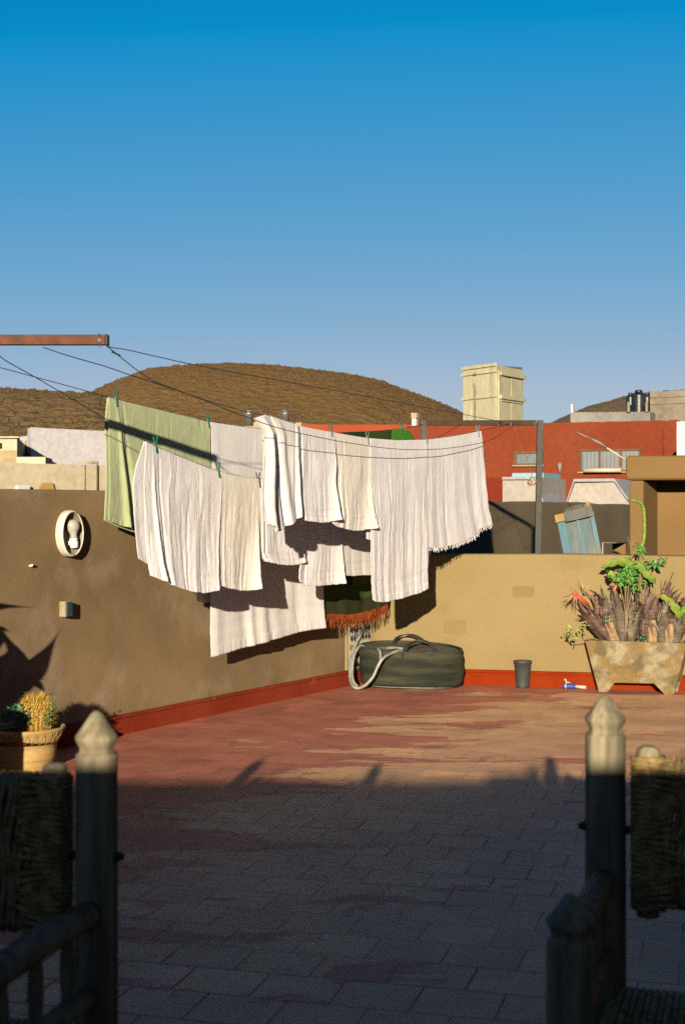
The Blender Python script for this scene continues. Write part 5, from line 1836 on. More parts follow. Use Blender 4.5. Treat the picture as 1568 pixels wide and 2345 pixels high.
for nm_ in ('green_leaf', 'green_dark', 'yellow_leaf', 'spine'):
    nt_ = M[nm_].node_tree
    bs_ = nt_.nodes['Principled BSDF'].inputs['Base Color']
    src_ = bs_.links[0].from_socket
    nt_.links.new(island_tint(nt_, src_, 0.5, 1.4), bs_)
M['brom_a'] = brom_mat('purple_brown_leaf', (0.095, 0.048, 0.036), (0.14, 0.078, 0.055), (0.24, 0.18, 0.14))
M['brom_b'] = brom_mat('grey_brown_leaf', (0.11, 0.082, 0.055), (0.155, 0.12, 0.085), (0.25, 0.21, 0.165))
M['brom_c'] = brom_mat('dry_tan_leaf', (0.17, 0.10, 0.048), (0.24, 0.15, 0.078), (0.30, 0.22, 0.14))
BG = 'brown bromeliads in the concrete planter'
# (x top, y top, x base, offset into trough, material, tube length scale, words)
BR = [
    (1318, 1368, 1385, 0.10, 'brom_a', 'purple brown bromeliad leaning farthest left out of the planter'),
    (1352, 1345, 1392, 0.12, 'brom_a', 'banded purple bromeliad second from the left end of the planter'),
    (1338, 1385, 1398, 0.07, 'brom_a', 'low bromeliad leaning left with thin drooping dark leaf tips'),
    (1371, 1338, 1402, 0.14, 'brom_b', 'bromeliad with a curled dry tip, behind the left cluster'),
    (1388, 1352, 1410, 0.09, 'brom_b', 'greyish bromeliad right above the dry tan leaf base'),
    (1398, 1312, 1420, 0.13, 'brom_a', 'tall brown bromeliad rising behind the red flower'),
    (1412, 1345, 1424, 0.07, 'brom_b', 'silver banded bromeliad below the red flower'),
    (1437, 1322, 1432, 0.11, 'brom_a', 'broad purple brown bromeliad below the leafy green shoots'),
    (1452, 1345, 1441, 0.08, 'brom_b', 'grey bromeliad with whitish bands in the middle of the planter'),
    (1470, 1322, 1462, 0.13, 'brom_b', 'grey topped bromeliad under the scalloped green pad'),
    (1478, 1335, 1474, 0.09, 'brom_a', 'stout brown bromeliad over the trough centre'),
    (1496, 1332, 1484, 0.07, 'brom_a', 'broad brown bromeliad left of the lower green pad'),
    (1528, 1312, 1500, 0.14, 'brom_a', 'tall fan topped bromeliad at the back right'),
    (1548, 1345, 1515, 0.11, 'brom_a', 'bromeliad with pointed swept back leaves, right of the fan topped one'),
    (1522, 1372, 1512, 0.06, 'brom_b', 'striped bromeliad standing behind the lower green pad stem'),
    (1562, 1375, 1530, 0.09, 'brom_b', 'grey brown bromeliad at the right end, under the green pad tips'),
    (1574, 1362, 1545, 0.12, 'brom_a', 'purple bromeliad cut by the right edge of the view'),
    (1560, 1420, 1540, 0.05, 'brom_b', 'short grey bromeliad over the right end of the trough'),
]
r3 = random.Random(21)


def planter_pt(x, o, z=0.32):
    """point in the trough seen at picture column x, set back by o"""
    a, b_ = f0 + pn * o, f1 + pn * o
    d = b_ - a
    k = (x - CX) / F
    t = (k * a.y - a.x) / (d.x - k * d.y)
    p = a + d * t
    return Vector((p.x, p.y, z))


for i, (xt, yt, xb, o, mk, lab) in enumerate(BR):
    bs = planter_pt(xb, o)
    tp_ = W(xt, yt, bs.y + r3.uniform(-.03, .03))
    v = tp_ - bs
    L = v.length
    mb = MB()
    az0 = math.atan2(v.y, v.x)
    lean0 = math.acos(max(-1, min(1, v.z / L)))
    axis = v.normalized()
    nl = 14
    for k in range(nl):
        inner = k < 4
        a = 2 * math.pi * k / (4 if inner else 10) + r3.uniform(-.4, .4)
        d2 = Vector((math.cos(a), math.sin(a), 0)); s2 = Vector((-math.sin(a), math.cos(a), 0))
        p = bs + d2 * (0.010 if inner else 0.022)
        dirv = (axis + d2 * (r3.uniform(0.0, 0.06) if inner else r3.uniform(0.08, 0.30))).normalized()
        wid = r3.uniform(0.036, 0.058)
        length = L * (r3.uniform(0.8, 1.05) if inner else r3.uniform(0.45, 0.98))
        bend = r3.uniform(0.1, 0.5) if inner else r3.uniform(0.4, 1.3)
        pt_ = r3.choice((0.0, 0.05, 0.35, 0.8))
        start = r3.uniform(0.5, 0.8)
        seg = 12
        vs, fs = [], []
        for q in range(seg + 1):
            t = q / seg
            wv = wid * (0.85 + 0.25 * math.sin(math.pi * min(1, t * 1.15))) * (1 - (1 - pt_) * smooth((t - 0.62) / 0.38) ** 0.8)
            wv *= 1 + 0.10 * noise.noise(Vector((t * 7, i * 3.3, k * 1.7)))
            for j in (-1, -0.5, 0, 0.5, 1):
                vs.append(p + s2 * (wv / 2 * j) - d2 * (0.50 * wv / 2 * j * j * (1.2 - 0.7 * t)) + d2 * 0.003 * noise.noise(Vector((t * 9, k, i + j))))
            p = p + dirv * (length / seg)
            if t > start:
                dirv = (dirv + d2 * bend * 0.26 - Vector((0, 0, bend * 0.10))).normalized()
        for q in range(seg):
            for j in range(4):
                aa = q * 5 + j
                fs.append((aa, aa + 1, aa + 6, aa + 5))
        mb.add(vs, fs, True)
    # dry outer leaf
    if i % 2 == 0:
        strap_leaf(mb, bs + Vector((0, -0.02, 0)), az0 + r3.uniform(-1.2, 1.2) + (math.pi if i % 4 else 0), lean0 + 0.15, L * 0.55, 0.034, r3.uniform(0.6, 1.6), i, 0.4, 0.4)
    tag(mb.build('bromeliad', M[mk]), lab, 'plant', BG)
# dry tan stumps at soil level
for (x, y0, xb, lab) in ((1388, 1405, 1408, 'thick dry tan bromeliad base leaning left over the trough lip'), (1495, 1415, 1492, 'pale dry bromeliad base in the middle of the trough'),
                         (1535, 1425, 1528, 'pale tan bromeliad base near the right end of the trough')):
    bs = planter_pt(xb, 0.045)
    tp_ = W(x, y0, bs.y - 0.02)
    mb = MB()
    for k in range(4):
        a = -math.pi / 2 + (k - 1.5) * 0.55
        v = (tp_ - bs)
        L = v.length * (0.55 + 0.13 * ((k * 7) % 4))
        d2 = Vector((math.cos(a), math.sin(a), 0)); s2 = Vector((-math.sin(a), math.cos(a), 0))
        vs, fs = [], []
        p = bs + d2 * 0.012
        for q in range(9):
            t = q / 8
            wv = lerp(0.066, 0.040, t ** 1.3) * (1 - 0.35 * smooth((t - .8) / .2)) * (1 + 0.2 * noise.noise(Vector((t * 8, k, x))))
            for j in (-1, -0.5, 0, 0.5, 1):
                vs.append(p + s2 * (wv / 2 * j) - d2 * (0.5 * wv / 2 * j * j))
            p = p + v.normalized() * (L / 8) + d2 * 0.003 * t + Vector((-.006 * t * (k - 1), 0, 0))
        for q in range(8):
            for j in range(4):
                aa = q * 5 + j
                fs.append((aa, aa + 1, aa + 6, aa + 5))
        mb.add(vs, fs, True)
    tag(mb.build('bromeliad', M['brom_c']), lab, 'plant', BG)

# flower spikes of the bromeliads
for (x, y, xb, yb2, n, spr, lab) in ((1316, 1362, 1345, 1385, 24, 0.085, 'spidery pink and pale flower spray at the left end of the planter'),
                                     (1412, 1338, 1420, 1350, 16, 0.055, 'bright red flower with pale stamens under the green leafy shoots')):
    c = W(x, y, 9.44)
    fl = thing('bromeliad_flower', c, lab, 'flower')
    b = MB()
    b.tube([W(xb, yb2, 9.47), W((x + xb) / 2 - 2, (y + yb2) / 2 - 3, 9.45), c], [0.012, 0.015, 0.008], 8)
    b.lathe([(0.0, -0.015), (0.018, 0.0), (0.012, 0.02), (0.0, 0.028)], c, 8)
    b.build('bract', M['flower_red'], fl)
    b = MB()
    for k in range(n):
        a = R(r3.uniform(100, 285)) if n > 20 else R(r3.uniform(150, 260))
        e = Vector((math.cos(a), r3.uniform(-.5, .3), math.sin(a))).normalized() * spr * r3.uniform(0.6, 1.1)
        m_ = c + e * 0.55 + Vector((0, 0, r3.uniform(0, .014)))
        b.tube([c, m_, c + e + Vector((0, 0, -r3.uniform(0, .012)))], [0.0024, 0.0022, 0.001], 5)
    b.build('stamen', M['flower_pale'], fl)
mb = MB()
for k in range(7):
    c = W(1341 + r3.uniform(-4, 4), 1355, 9.5)
    mb.tube([c, c + Vector((r3.uniform(-.06, .03), 0, r3.uniform(.05, .11)))], [0.0025, 0.001], 5)
tag(mb.build('flower_stalk', M['flower_pale']), 'thin reddish dry stalks above the leftmost banded leaf', 'flower')


def pad(mb, pts, wid, th, seed, side):
    """flat scalloped cactus pad along pts"""
    P = spline(pts, 9)
    n = len(P)
    wid *= 1.12; th *= 0.3
    vs, fs = [], []
    side = Vector(side).normalized()
    for i, p in enumerate(P):
        t = i / (n - 1)
        T = (P[min(i + 1, n - 1)] - P[max(i - 1, 0)]).normalized()
        s = (side - T * side.dot(T)).normalized()
        nn = T.cross(s)
        w_ = wid * (0.45 + 0.55 * math.sin(math.pi * min(1, 0.12 + t * 0.95)) ** 0.6) * (1 - 0.85 * smooth((t - 0.88) / 0.12))
        w_ *= 0.70 + 0.48 * abs(math.sin(t * 14 + seed))
        for (a, b_) in ((-1, 0), (-0.5, 0.7), (0, 1), (0.5, 0.7), (1, 0), (0.5, -0.7), (0, -1), (-0.5, -0.7)):
            vs.append(p + s * (w_ / 2 * a) + nn * (th / 2 * b_))
    for i in range(n - 1):
        for k in range(8):
            l = (k + 1) % 8
            fs.append((i * 8 + k, i * 8 + l, (i + 1) * 8 + l, (i + 1) * 8 + k))
    fs += [tuple(range(8))[::-1], tuple(len(vs) - 8 + k for k in range(8))]
    mb.add(vs, fs, True)


ST = thing('orchid_cactus', planter_pt(1470, 0.11), 'bright green scalloped pads of a climbing cactus arching over the planter', 'cactus')
mb = MB()
Yp = 9.42
pad(mb, [W(1462, 1330, Yp + .05), W(1455, 1305, Yp + .03), W(1440, 1291, Yp), W(1415, 1287, Yp - .03), W(1392, 1293, Yp - .04), W(1374, 1299, Yp - .04)], 0.062, 0.013, 1, (0, -0.5, 1))
mb.build('pad', M['green_pad'], ST)
mb = MB()
pad(mb, [W(1448, 1288, Yp), W(1462, 1296, Yp - .02), W(1475, 1312, Yp - .03), W(1490, 1326, Yp - .02), W(1500, 1338, Yp)], 0.05, 0.012, 3, (0.7, -0.4, 0.8))
mb.build('pad', M['green_pad'], ST)
mb = MB()
pad(mb, [W(1556, 1425, Yp - .03), W(1552, 1408, Yp - .05), W(1540, 1388, Yp - .07), W(1524, 1372, Yp - .08), W(1507, 1361, Yp - .08)], 0.058, 0.012, 5, (0.5, -0.6, 0.7))
mb.build('pad', M['green_pad'], ST)
mb = MB()
pad(mb, [W(1556, 1422, Yp - .03), W(1562, 1400, Yp - .05), W(1572, 1385, Yp - .06)], 0.06, 0.012, 7, (0.8, -0.5, 0.3))
mb.build('pad', M['green_pad'], ST)
mb = MB()
pad(mb, [W(1404, 1332, Yp + .02), W(1398, 1318, Yp), W(1396, 1305, Yp)], 0.05, 0.014, 2, (1, -0.3, 0))
mb.build('pad', M['green_pad'], ST)
mb = MB()
mb.tube([W(1556, 1470, Yp - .02), W(1555, 1420, Yp - .03)], 0.007, 6)
mb.tube([W(1468, 1470, Yp + .05), W(1463, 1330, Yp + .05)], 0.007, 6)
mb.build('stem', M['stem'], ST)

TC = thing('column_cactus', planter_pt(1468, 0.10), 'tall thin green cactus stem hooked over at the top, rising past the parapet', 'cactus')
mb = MB()
pts = spline([W(1471, 1245, 9.42), W(1474, 1222, 9.42), W(1474, 1195, 9.42), W(1473, 1172, 9.42), W(1469, 1156, 9.42), W(1460, 1148, 9.42), W(1450, 1145.5, 9.42), W(1441, 1146, 9.42)], 7)
rs = [0.014 * (1 + 0.10 * math.sin(i * 1.7)) for i in range(len(pts))]
rs[-1] = 0.006; rs[-2] = 0.010
n_ = 10
mb.tube(pts, rs, n_, squash=0.8)
mb.build('stem', M['green_pad'], TC)
mb = MB()
mb.tube([planter_pt(1466, 0.10), W(1464, 1330, 9.42), W(1465, 1280, 9.42), W(1471, 1246, 9.42)], [0.007, 0.006, 0.006, 0.008], 6)
mb.tube([planter_pt(1470, 0.09), W(1468, 1330, 9.41), W(1470, 1280, 9.41), W(1473, 1250, 9.42)], [0.006, 0.004, 0.004, 0.004], 6)
mb.build('woody_base', M['stem'], TC)


def leaflet(mb, c, d, n, L, wd):
    """pointed oval leaf with a fold along its rib"""
    d = d.normalized()
    s = d.cross(n)
    s = s.normalized() if s.length > 1e-5 else Vector((1, 0, 0))
    nn = s.cross(d)
    prof = ((0, 0.0), (0.25, 0.8), (0.5, 1.0), (0.75, 0.65), (1.0, 0.0))
    vs, fs = [], []
    for (t, w_) in prof:
        p = c + d * (L * t) - nn * (L * 0.25 * t * t)
        vs += [p + s * (wd / 2 * w_) + nn * (wd * 0.18 * w_), p, p - s * (wd / 2 * w_) + nn * (wd * 0.18 * w_)]
    for i in range(4):
        for j in range(2):
            a = i * 3 + j
            fs.append((a, a + 1, a + 4, a + 3))
    mb.add(vs, fs, True)


def leafy(mb, centres, n, spread, L, wd, seed, drop=0.2):
    r = random.Random(seed)
    for c in centres:
        c = Vector(c)
        for _ in range(n):
            e = Vector((r.gauss(0, 1), r.gauss(0, 0.8), r.gauss(0, 0.9)))
            p = c + e * spread
            d = Vector((r.uniform(-1, 1), r.uniform(-1, 0.2), r.uniform(-.8, .6) - drop))
            leaflet(mb, p, d, Vector((r.uniform(-.4, .4), -0.7, 0.8)), L * r.uniform(0.6, 1.2), wd * r.uniform(0.7, 1.2))


GS = thing('green_shoots', planter_pt(1430, 0.08), 'bright green leafy shoots in the middle of the bromeliads', 'plant')
mb = MB()
leafy(mb, [W(1412, 1312, 9.40), W(1428, 1310, 9.40), W(1440, 1300, 9.40), W(1418, 1328, 9.39), W(1432, 1330, 9.39), W(1452, 1335, 9.38), W(1444, 1318, 9.39)], 16, 0.022, 0.042, 0.018, 31)
mb.build('leaves', M['green_leaf'], GS)
mb = MB()
for k, (x, y) in enumerate(((1412, 1315), (1428, 1312), (1440, 1303), (1450, 1338))):
    mb.tube(spline([planter_pt(1428 + 3 * k, 0.07), W(1430 + k * 2, 1400, 9.42), W(x, y, 9.41)], 4), 0.003, 5)
mb.build('stem', M['stem'], GS)
LS = thing('leafy_shoot', planter_pt(1478, 0.12), 'thin shoot with drooping green leaves against the parapet, right of the cactus stem', 'plant')
mb = MB()
leafy(mb, [W(1483, 1290, 9.45), W(1496, 1288, 9.45), W(1512, 1282, 9.45), W(1506, 1292, 9.45)], 10, 0.014, 0.038, 0.015, 33, 0.4)
mb.build('leaves', M['green_leaf'], LS)
mb = MB()
mb.tube(spline([planter_pt(1480, 0.12), W(1490, 1350, 9.47), W(1480, 1302, 9.46), W(1484, 1288, 9.45)], 5), 0.0035, 5)
mb.tube(spline([W(1484, 1300, 9.46), W(1498, 1292, 9.45), W(1512, 1280, 9.45)], 5), 0.0026, 5)
mb.build('stem', M['stem'], LS)
CLp = thing('leafy_tuft', W(1465, 1268, 9.42), 'round green leafy tuft at the foot of the tall cactus stem', 'plant')
mb = MB()
leafy(mb, [W(1462, 1248, 9.41), W(1470, 1255, 9.41), W(1463, 1262, 9.41), W(1472, 1264, 9.41)], 11, 0.012, 0.03, 0.014, 35)
mb.build('leaves', M['green_leaf'], CLp)
mb = MB()
mb.tube(spline([planter_pt(1455, 0.12), W(1462, 1300, 9.44), W(1460, 1262, 9.42)], 5), 0.003, 5)
mb.tube(spline([W(1450, 1272, 9.43), W(1440, 1245, 9.43), W(1436, 1228, 9.43)], 5), [0.002] * 10 + [0.001], 5)
mb.tube(spline([W(1442, 1255, 9.43), W(1450, 1240, 9.43), W(1452, 1232, 9.43)], 4), 0.0014, 5)
mb.build('stem', M['stem'], CLp)
YS = thing('trailing_sprig', planter_pt(1385, 0.05), 'yellowish sprig trailing out over the left rim of the planter', 'plant')
mb = MB()
leafy(mb, [W(1297, 1445, 9.42), W(1308, 1442, 9.42), W(1314, 1455, 9.42), W(1330, 1440, 9.42), W(1338, 1428, 9.42), W(1303, 1455, 9.42)], 7, 0.014, 0.032, 0.014, 36)
mb.build('leaves', M['yellow_leaf'], YS)
mb = MB()
mb.tube(spline([planter_pt(1385, 0.05), W(1360, 1462, 9.42), W(1325, 1466, 9.42), W(1308, 1464, 9.42), W(1300, 1448, 9.42)], 5), 0.0032, 5)
mb.tube(spline([W(1318, 1466, 9.42), W(1314, 1476, 9.42)], 3), 0.003, 5)
mb.tube(spline([W(1345, 1464, 9.42), W(1335, 1445, 9.42), W(1340, 1428, 9.42)], 4), 0.0026, 5)
mb.build('stem', M['stem'], YS)
WD = thing('weeds', planter_pt(1475, 0.03), 'dark green weeds at soil level in the planter', 'plant')
mb = MB()
leafy(mb, [W(1468, 1455, 9.40), W(1480, 1462, 9.40), W(1472, 1466, 9.40), W(1394, 1417, 9.40), W(1513, 1420, 9.40), W(1511, 1440, 9.40)], 9, 0.013, 0.026, 0.014, 37)
mb.build('leaves', M['green_dark'], WD)

# ------------------------------------------------------------------ potted barrel cactus on the left
pcx = Vector((xw(62, 6.66), 6.66, 0))
KP = 0.755
MK = Matrix.Diagonal((KP, KP, KP))
CP = thing('clay_pot', pcx, 'ochre clay pot with an incised zigzag band below the brown wall', 'plant pot')
mb = MB()
lip = lambda a, z: (0.03 * math.sin(3 * a + 0.4) if z > 0.2 else 0) + 0.006 * math.sin(2 * a + z * 20)
mb.lathe([(0.155, 0.0), (0.165, 0.006), (0.172, 0.05), (0.174, 0.065), (0.178, 0.068), (0.180, 0.075), (0.184, 0.12), (0.186, 0.16), (0.191, 0.164), (0.205, 0.20), (0.215, 0.222), (0.232, 0.242),
          (0.236, 0.254), (0.228, 0.262), (0.212, 0.25), (0.195, 0.165), (0.19, 0.215), (0, 0.21)], pcx, 56, wob=lip, m=MK)
mb.build('pot_body', M['pot_clay'], CP)
mb = MB()
for k in range(26):
    a0 = 2 * math.pi * k / 26
    for (da, z0, z1) in ((0, 0.172, 0.235), (0.06, 0.172, 0.222), (0.12, 0.235, 0.172), (0.18, 0.17, 0.172)):
        aa, ab = a0 + da, a0 + da + 0.11
        ra_ = interp([(0.16, 0.1905), (0.20, 0.2055), (0.222, 0.2165), (0.24, 0.231)], z0) * (1 + lip(aa, z0)) + 0.0005
        rb_ = interp([(0.16, 0.1905), (0.20, 0.2055), (0.222, 0.2165), (0.24, 0.231)], z1) * (1 + lip(ab, z1)) + 0.0005
        mb.tube([pcx + KP * Vector((ra_ * math.cos(aa), ra_ * math.sin(aa), z0)), pcx + KP * Vector((rb_ * math.cos(ab), rb_ * math.sin(ab), z1))], 0.0011, 4)
mb.build('zigzag_band', M['pot_clay'], CP)
mb = MB()
mb.lathe([(0.19, 0.226), (0.12, 0.232), (0, 0.236)], pcx, 24, m=MK)
mb.build('soil', M['soil'], CP)
bcx = Vector((xw(80, 6.644), 6.644, 0.17))
BC = thing('barrel_cactus', bcx, 'golden spined barrel cactus growing in the clay pot', 'cactus')
NR = 26
ribs = lambda a, z: 0.035 * math.cos(NR * a)
mb = MB()
prof = []
for k in range(15):
    t = k / 14
    prof.append((0.080 * math.sin(math.pi * (0.20 + 0.80 * t)) ** 0.55 if t < 1 else 0.0, 0.165 * t))
mb.lathe(prof, bcx, NR * 6, wob=ribs)
mb.build('body', M['cactus_body'], BC)
mb = MB()
r4 = random.Random(5)
for k in range(NR):
    a = 2 * math.pi * k / NR
    for j in range(12):
        t = 0.08 + 0.92 * j / 12
        rr = 0.080 * math.sin(math.pi * (0.20 + 0.80 * t)) ** 0.55 * 1.09
        c = bcx + Vector((rr * math.cos(a), rr * math.sin(a), 0.165 * t))
        out = Vector((math.cos(a) * (1.1 - t), math.sin(a) * (1.1 - t), 0.25 + 0.9 * t * t)).normalized()
        for _ in range(13):
            d = (out + Vector((r4.uniform(-.8, .8), r4.uniform(-.8, .8), r4.uniform(-.8, .8)))).normalized()
            L = r4.uniform(0.018, 0.040) * (1.2 if t > 0.8 else 1)
            s = d.cross(Vector((0.3, 0.2, 0.9))).normalized() * 0.0013
            mb.add([c - s, c + s, c + d * L], [(0, 1, 2)])
mb.build('spines', M['spine'], BC)
SGp = thing('succulent', Vector((xw(28, 6.584), 6.584, 0.165)), 'deep green bushy succulent left of the barrel cactus', 'plant')
mb = MB()
leafy(mb, [W(18, 1640, 6.568), W(32, 1626, 6.584), W(46, 1622, 6.599), W(58, 1632, 6.568), W(40, 1642, 6.553), W(10, 1645, 6.568), W(52, 1648, 6.553), W(62, 1646, 6.553)], 20, 0.015, 0.021, 0.014, 41, 0)
mb.build('leaves', M['green_dark'], SGp)
mb = MB()
for x in (20, 34, 48, 58):
    mb.tube([Vector((xw(x, 6.584), 6.584, 0.17)), W(x, 1630, 6.584)], 0.003, 5)
mb.build('stem', M['stem'], SGp)
SG2 = thing('succulent', Vector((xw(115, 6.599), 6.599, 0.165)), 'olive green sprigs right of the barrel cactus', 'plant')
mb = MB()
leafy(mb, [W(112, 1640, 6.584), W(118, 1628, 6.599), W(108, 1652, 6.568), W(116, 1648, 6.568), W(122, 1612, 6.606)], 12, 0.010, 0.022, 0.007, 43, -0.5)
mb.build('leaves', rough_mat('olive_leaf', (0.06, 0.10, 0.03), (0.09, 0.14, 0.045), 12, 0.6, 0.3, bs=0), SG2)
mb = MB()
for (x, y) in ((112, 1635), (119, 1608)):
    mb.tube([Vector((xw(x - 3, 6.599), 6.599, 0.17)), W(x, y, 6.599)], 0.0028, 5)
mb.build('stem', M['stem'], SG2)

# big-leaved plant standing just outside the left edge; only its shade is in view
AG = thing('agave_plant', (-1.78, 5.45, 0), 'tall broad leaved agave in a tub left of the cactus pot', 'plant')
mb = MB()
mb.lathe([(0.15, 0), (0.18, 0.2), (0.2, 0.45), (0.205, 0.47), (0.19, 0.48), (0.17, 0.45), (0, 0.44)], (-1.78, 5.45, 0), 24)
mb.build('tub', M['pot_clay'], AG)
LEAVES = []
def shade_src(x, y, d):
    """point d metres sunward of the wall point seen at (x, y)"""
    p = lwall(x)
    return Vector((p.x, p.y, zpx(y, p.y))) - SUN * d
dd = 1.15


def shade_leaf(mb, pts, wid, tip=0.5):
    P = spline([shade_src(x, y, dd + 0.03 * i) for i, (x, y) in enumerate(pts)], 5)
    n = len(P)
    vs, fs = [], []
    for i, p in enumerate(P):
        t = i / (n - 1)
        T = (P[min(i + 1, n - 1)] - P[max(i - 1, 0)]).normalized()
        s = T.cross(SUN).normalized()
        w_ = wid * (0.55 + 0.45 * math.sin(math.pi * min(1, t + 0.15))) * (1 - smooth((t - 1 + tip) / tip))
        nn = s.cross(T)
        vs += [p - s * w_ / 2 + nn * w_ * .12, p - nn * 0.006, p + s * w_ / 2 + nn * w_ * .12]
    for i in range(n - 1):
        for j in range(2):
            a = i * 3 + j
            fs.append((a, a + 1, a + 4, a + 3))
    mb.add(vs, fs, True)


for pts, wd in (([(-150, 1540), (-80, 1410), (-20, 1388), (90, 1391)], 0.085),
                ([(-90, 1640), (10, 1580), (70, 1540), (110, 1490), (143, 1436)], 0.085),
                ([(-140, 1600), (-70, 1500), (-25, 1455), (5, 1440), (24, 1448)], 0.10), ([(-60, 1640), (10, 1585), (45, 1520), (20, 1470), (0, 1430)], 0.06), ([(-60, 1640), (30, 1590), (70, 1560), (95, 1575), (104, 1590)], 0.05),
                ([(-100, 1660), (-20, 1600), (40, 1545), (70, 1552), (118, 1556)], 0.07),
                ([(-90, 1690), (-20, 1640), (40, 1600), (80, 1596), (138, 1584)], 0.06),
                ([(-110, 1650), (-40, 1560), (0, 1520), (14, 1505), (28, 1470)], 0.09),
                ([(-90, 1700), (-30, 1660), (20, 1640), (60, 1620)], 0.16)):
    mb = MB()
    shade_leaf(mb, pts, wd)
    mb.build('leaf', M['agave_leaf'], AG)
mb = MB()
b0 = Vector((-1.78, 5.45, 0.45))
mb.tube(spline([b0, b0.lerp(shade_src(-90, 1660, dd), 0.6) + Vector((0, 0, .05)), shade_src(-100, 1640, dd)], 5), [0.06] * 5 + [0.05] * 6, 10)
mb.build('trunk', M['agave_leaf'], AG)

# ------------------------------------------------------------------ foreground chairs
def post_profile(top, r, pointed, z0=0.0):
    c = top - 0.0
    pr = [(r * 1.04, z0), (r * 1.03, top * 0.5), (r, c - 0.077), (r * 0.985, c - 0.068), (r * 0.83, c - 0.065), (r * 0.80, c - 0.060), (r * 0.83, c - 0.055), (r * 0.97, c - 0.047),
          (r * 1.02, c - 0.041), (r * 0.99, c - 0.038), (r * 0.74, c - 0.027), (r * 0.44, c - 0.012), (r * 0.24, c - 0.003), (r * 0.12, c), (0.0, c + 0.001)]
    return pr


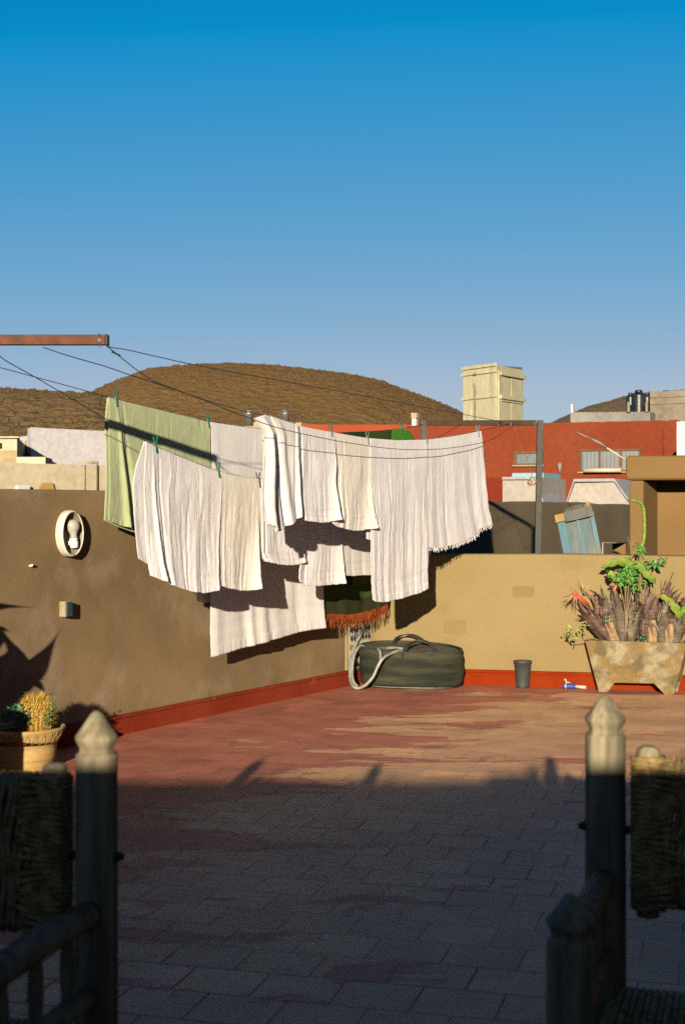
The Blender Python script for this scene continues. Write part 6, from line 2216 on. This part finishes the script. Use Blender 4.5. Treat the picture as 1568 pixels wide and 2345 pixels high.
def make_chair(label):
    """chair in local coordinates: back posts at y=0, front posts at y=-0.42, facing -y"""
    ch = thing('rope_chair', (0, 0, 0), label, 'chair', 'weathered rope chairs in the foreground')
    W2, Ld, rp = 0.29, 0.42, 0.0335
    cw = lambda a, z: 0.02 * math.sin(3 * a + z * 8) + 0.012 * math.sin(7 * a)
    fac = lambda a, z: 0.03 * math.cos(8 * a)
    for sx_ in (-1, 1):
        for (y, top) in ((0, 0.885), (-Ld, 0.65)):
            b = MB()
            b.lathe(post_profile(top, rp, True), (sx_ * W2, y, 0), 24, wob=fac)
            b.build('post', M['chair_wood'], ch)
        b = MB()
        b.tube([(sx_ * W2, -0.01, 0.572), (sx_ * W2, -Ld * 0.5, 0.576), (sx_ * W2, -Ld + 0.01, 0.57)], [0.021, 0.0235, 0.021], 14)
        b.build('arm', M['chair_wood'], ch)
        b = MB()
        b.tube([(sx_ * W2, -0.01, 0.445), (sx_ * W2, -Ld + 0.01, 0.445)], 0.018, 12)
        b.build('side_rail', M['chair_wood'], ch)
        for k in range(3):
            y = -Ld * (k + 1) / 4
            b = MB()
            b.lathe([(0.008, 0.45), (0.010, 0.47), (0.0125, 0.51), (0.010, 0.55), (0.008, 0.57)], (sx_ * W2, y, 0), 10)
            b.build('spindle', M['chair_wood'], ch)
        b = MB()
        b.tube([(sx_ * (W2 + 0.036), 0.0, 0.655), (sx_ * (W2 - 0.085), 0.0, 0.655)], 0.0075, 8)
        b.lathe([(0.0, -0.006), (0.010, -0.002), (0.011, 0.006), (0.0, 0.010)], (sx_ * (W2 + 0.037) * 1, 0, 0.655), 8)
        b.build('pin', M['cap'], ch)
        b = MB()
        b.tube([(sx_ * W2, -0.01, 0.16), (sx_ * W2, -Ld + 0.01, 0.16)], 0.015, 10)
        b.build('stretcher', M['chair_wood'], ch)
    for (y, z) in ((0, 0.36), (-Ld, 0.36), (0, 0.14), (-Ld, 0.14)):
        b = MB()
        b.tube([(-W2 + 0.01, y, z), (W2 - 0.01, y, z)], 0.018, 10)
        b.build('cross_rail', M['chair_wood'], ch)
    # woven back panel: two wrapped poles, two rails, rope infill
    pb = MB()
    px = W2 - 0.072
    for s in (-1, 1):
        pb.lathe([(0.019, 0.51), (0.021, 0.53), (0.021, 0.78), (0.019, 0.795), (0.012, 0.80), (0, 0.80)], (s * px, 0.0, 0), 14)
    pb.tube([(-px, 0, 0.765), (px, 0, 0.765)], 0.015, 10)
    pb.tube([(-px, 0, 0.545), (px, 0, 0.545)], 0.015, 10)
    panel_ = pb.build('backrest', M['chair_wood'], ch)
    rp_ = MB()
    rr = random.Random(9)
    for s in (-1, 1):
        pts = []
        turns, per = 30, 10
        for i in range(turns * per + 1):
            a = 2 * math.pi * i / per
            z = 0.522 + (0.782 - 0.522) * i / (turns * per)
            rad = 0.0255 + 0.002 * noise.noise(Vector((i * 0.05, s, 0)))
            pts.append((s * px + rad * math.cos(a), rad * math.sin(a) * 1.05, z))
        rp_.tube(pts, 0.0052, 6)
    # warp ropes
    nrope = 44
    for k in range(nrope):
        x = lerp(-px + 0.03, px - 0.03, k / (nrope - 1))
        off = 0.017
        pts = []
        for j in range(15):
            t = j / 14
            z = lerp(0.528, 0.782, t)
            wv = 0.005 * math.sin(t * 9 + k * 0.8) + 0.004 * noise.noise(Vector((k * 0.7, t * 3, 2)))
            yy = -off * math.sin(math.pi * min(1, max(0, t))) ** 0.3
            pts.append((x + wv, yy - 0.003 * (k % 2), z))
        rp_.tube(pts, 0.0050, 6)
        rp_.tube([(p[0], -p[1], p[2]) for p in pts], 0.0050, 6)
    # diagonal weft bundles near the poles
    for s in (-1, 1):
        for k in range(30):
            z = lerp(0.535, 0.775, k / 29)
            x0 = s * (px + 0.026)
            x1 = s * (px - 0.040 - 0.02 * rr.random())
            pts = []
            for j in range(8):
                t = j / 7
                pts.append((lerp(x0, x1, t), -0.027 + 0.006 * t + 0.002 * math.sin(t * 9 + k), z + 0.02 * (t - 0.3) * math.sin(k * 0.45)))
            rp_.tube(pts, 0.0048, 6)
    wv_ = rp_.build('rope_weave', M['rope'], panel_)
    wv_.matrix_parent_inverse = Matrix.Identity(4)
    # rope seat
    sb_ = MB()
    for k in range(46):
        x = lerp(-W2 + 0.03, W2 - 0.03, k / 45)
        sb_.tube([(x, 0.0, 0.382), (x, -Ld * 0.25, 0.376 + 0.003 * (k % 2)), (x, -Ld * 0.5, 0.372), (x, -Ld * 0.75, 0.376 - 0.003 * (k % 2)), (x, -Ld, 0.382)], 0.0062, 6)
    for k in range(30):
        y = lerp(-0.02, -Ld + 0.02, k / 29)
        sb_.tube([(-W2 + 0.01, y, 0.371), (0, y, 0.366), (W2 - 0.01, y, 0.371)], 0.006, 6)
    sb_.build('seat', M['rope'], ch)
    return ch


def kids(o):
    return [c for c in bpy.data.objects if c.parent == o]


def copy_tree(o, parent=None):
    c = o.copy()
    COL.objects.link(c)
    if parent is not None:
        c.parent = parent
    for q in kids(o):
        copy_tree(q, c)
    return c


ch1 = make_chair('grey green wooden chair with a woven rope back, at the left, below the barrel cactus')
ch2 = copy_tree(ch1)
ch2['label'] = 'grey wooden rope chair at the right, with pointed posts and a spear tipped arm post'


def place_chair(o, post, side, rz):
    c, s = math.cos(rz), math.sin(rz)
    lx = side * 0.29
    o.location = (post[0] - c * lx, post[1] - s * lx, 0)
    o.rotation_euler = (0, 0, rz)


place_chair(ch1, (xw(222, 2.25), 2.25), +1, R(-14.5))
place_chair(ch2, (xw(1385, 2.45), 2.45), -1, R(-17.3))

SC.cycles.max_bounces = 6
SC.cycles.diffuse_bounces = 3
SC.cycles.glossy_bounces = 2
SC.cycles.transmission_bounces = 3
SC.cycles.use_denoising = False
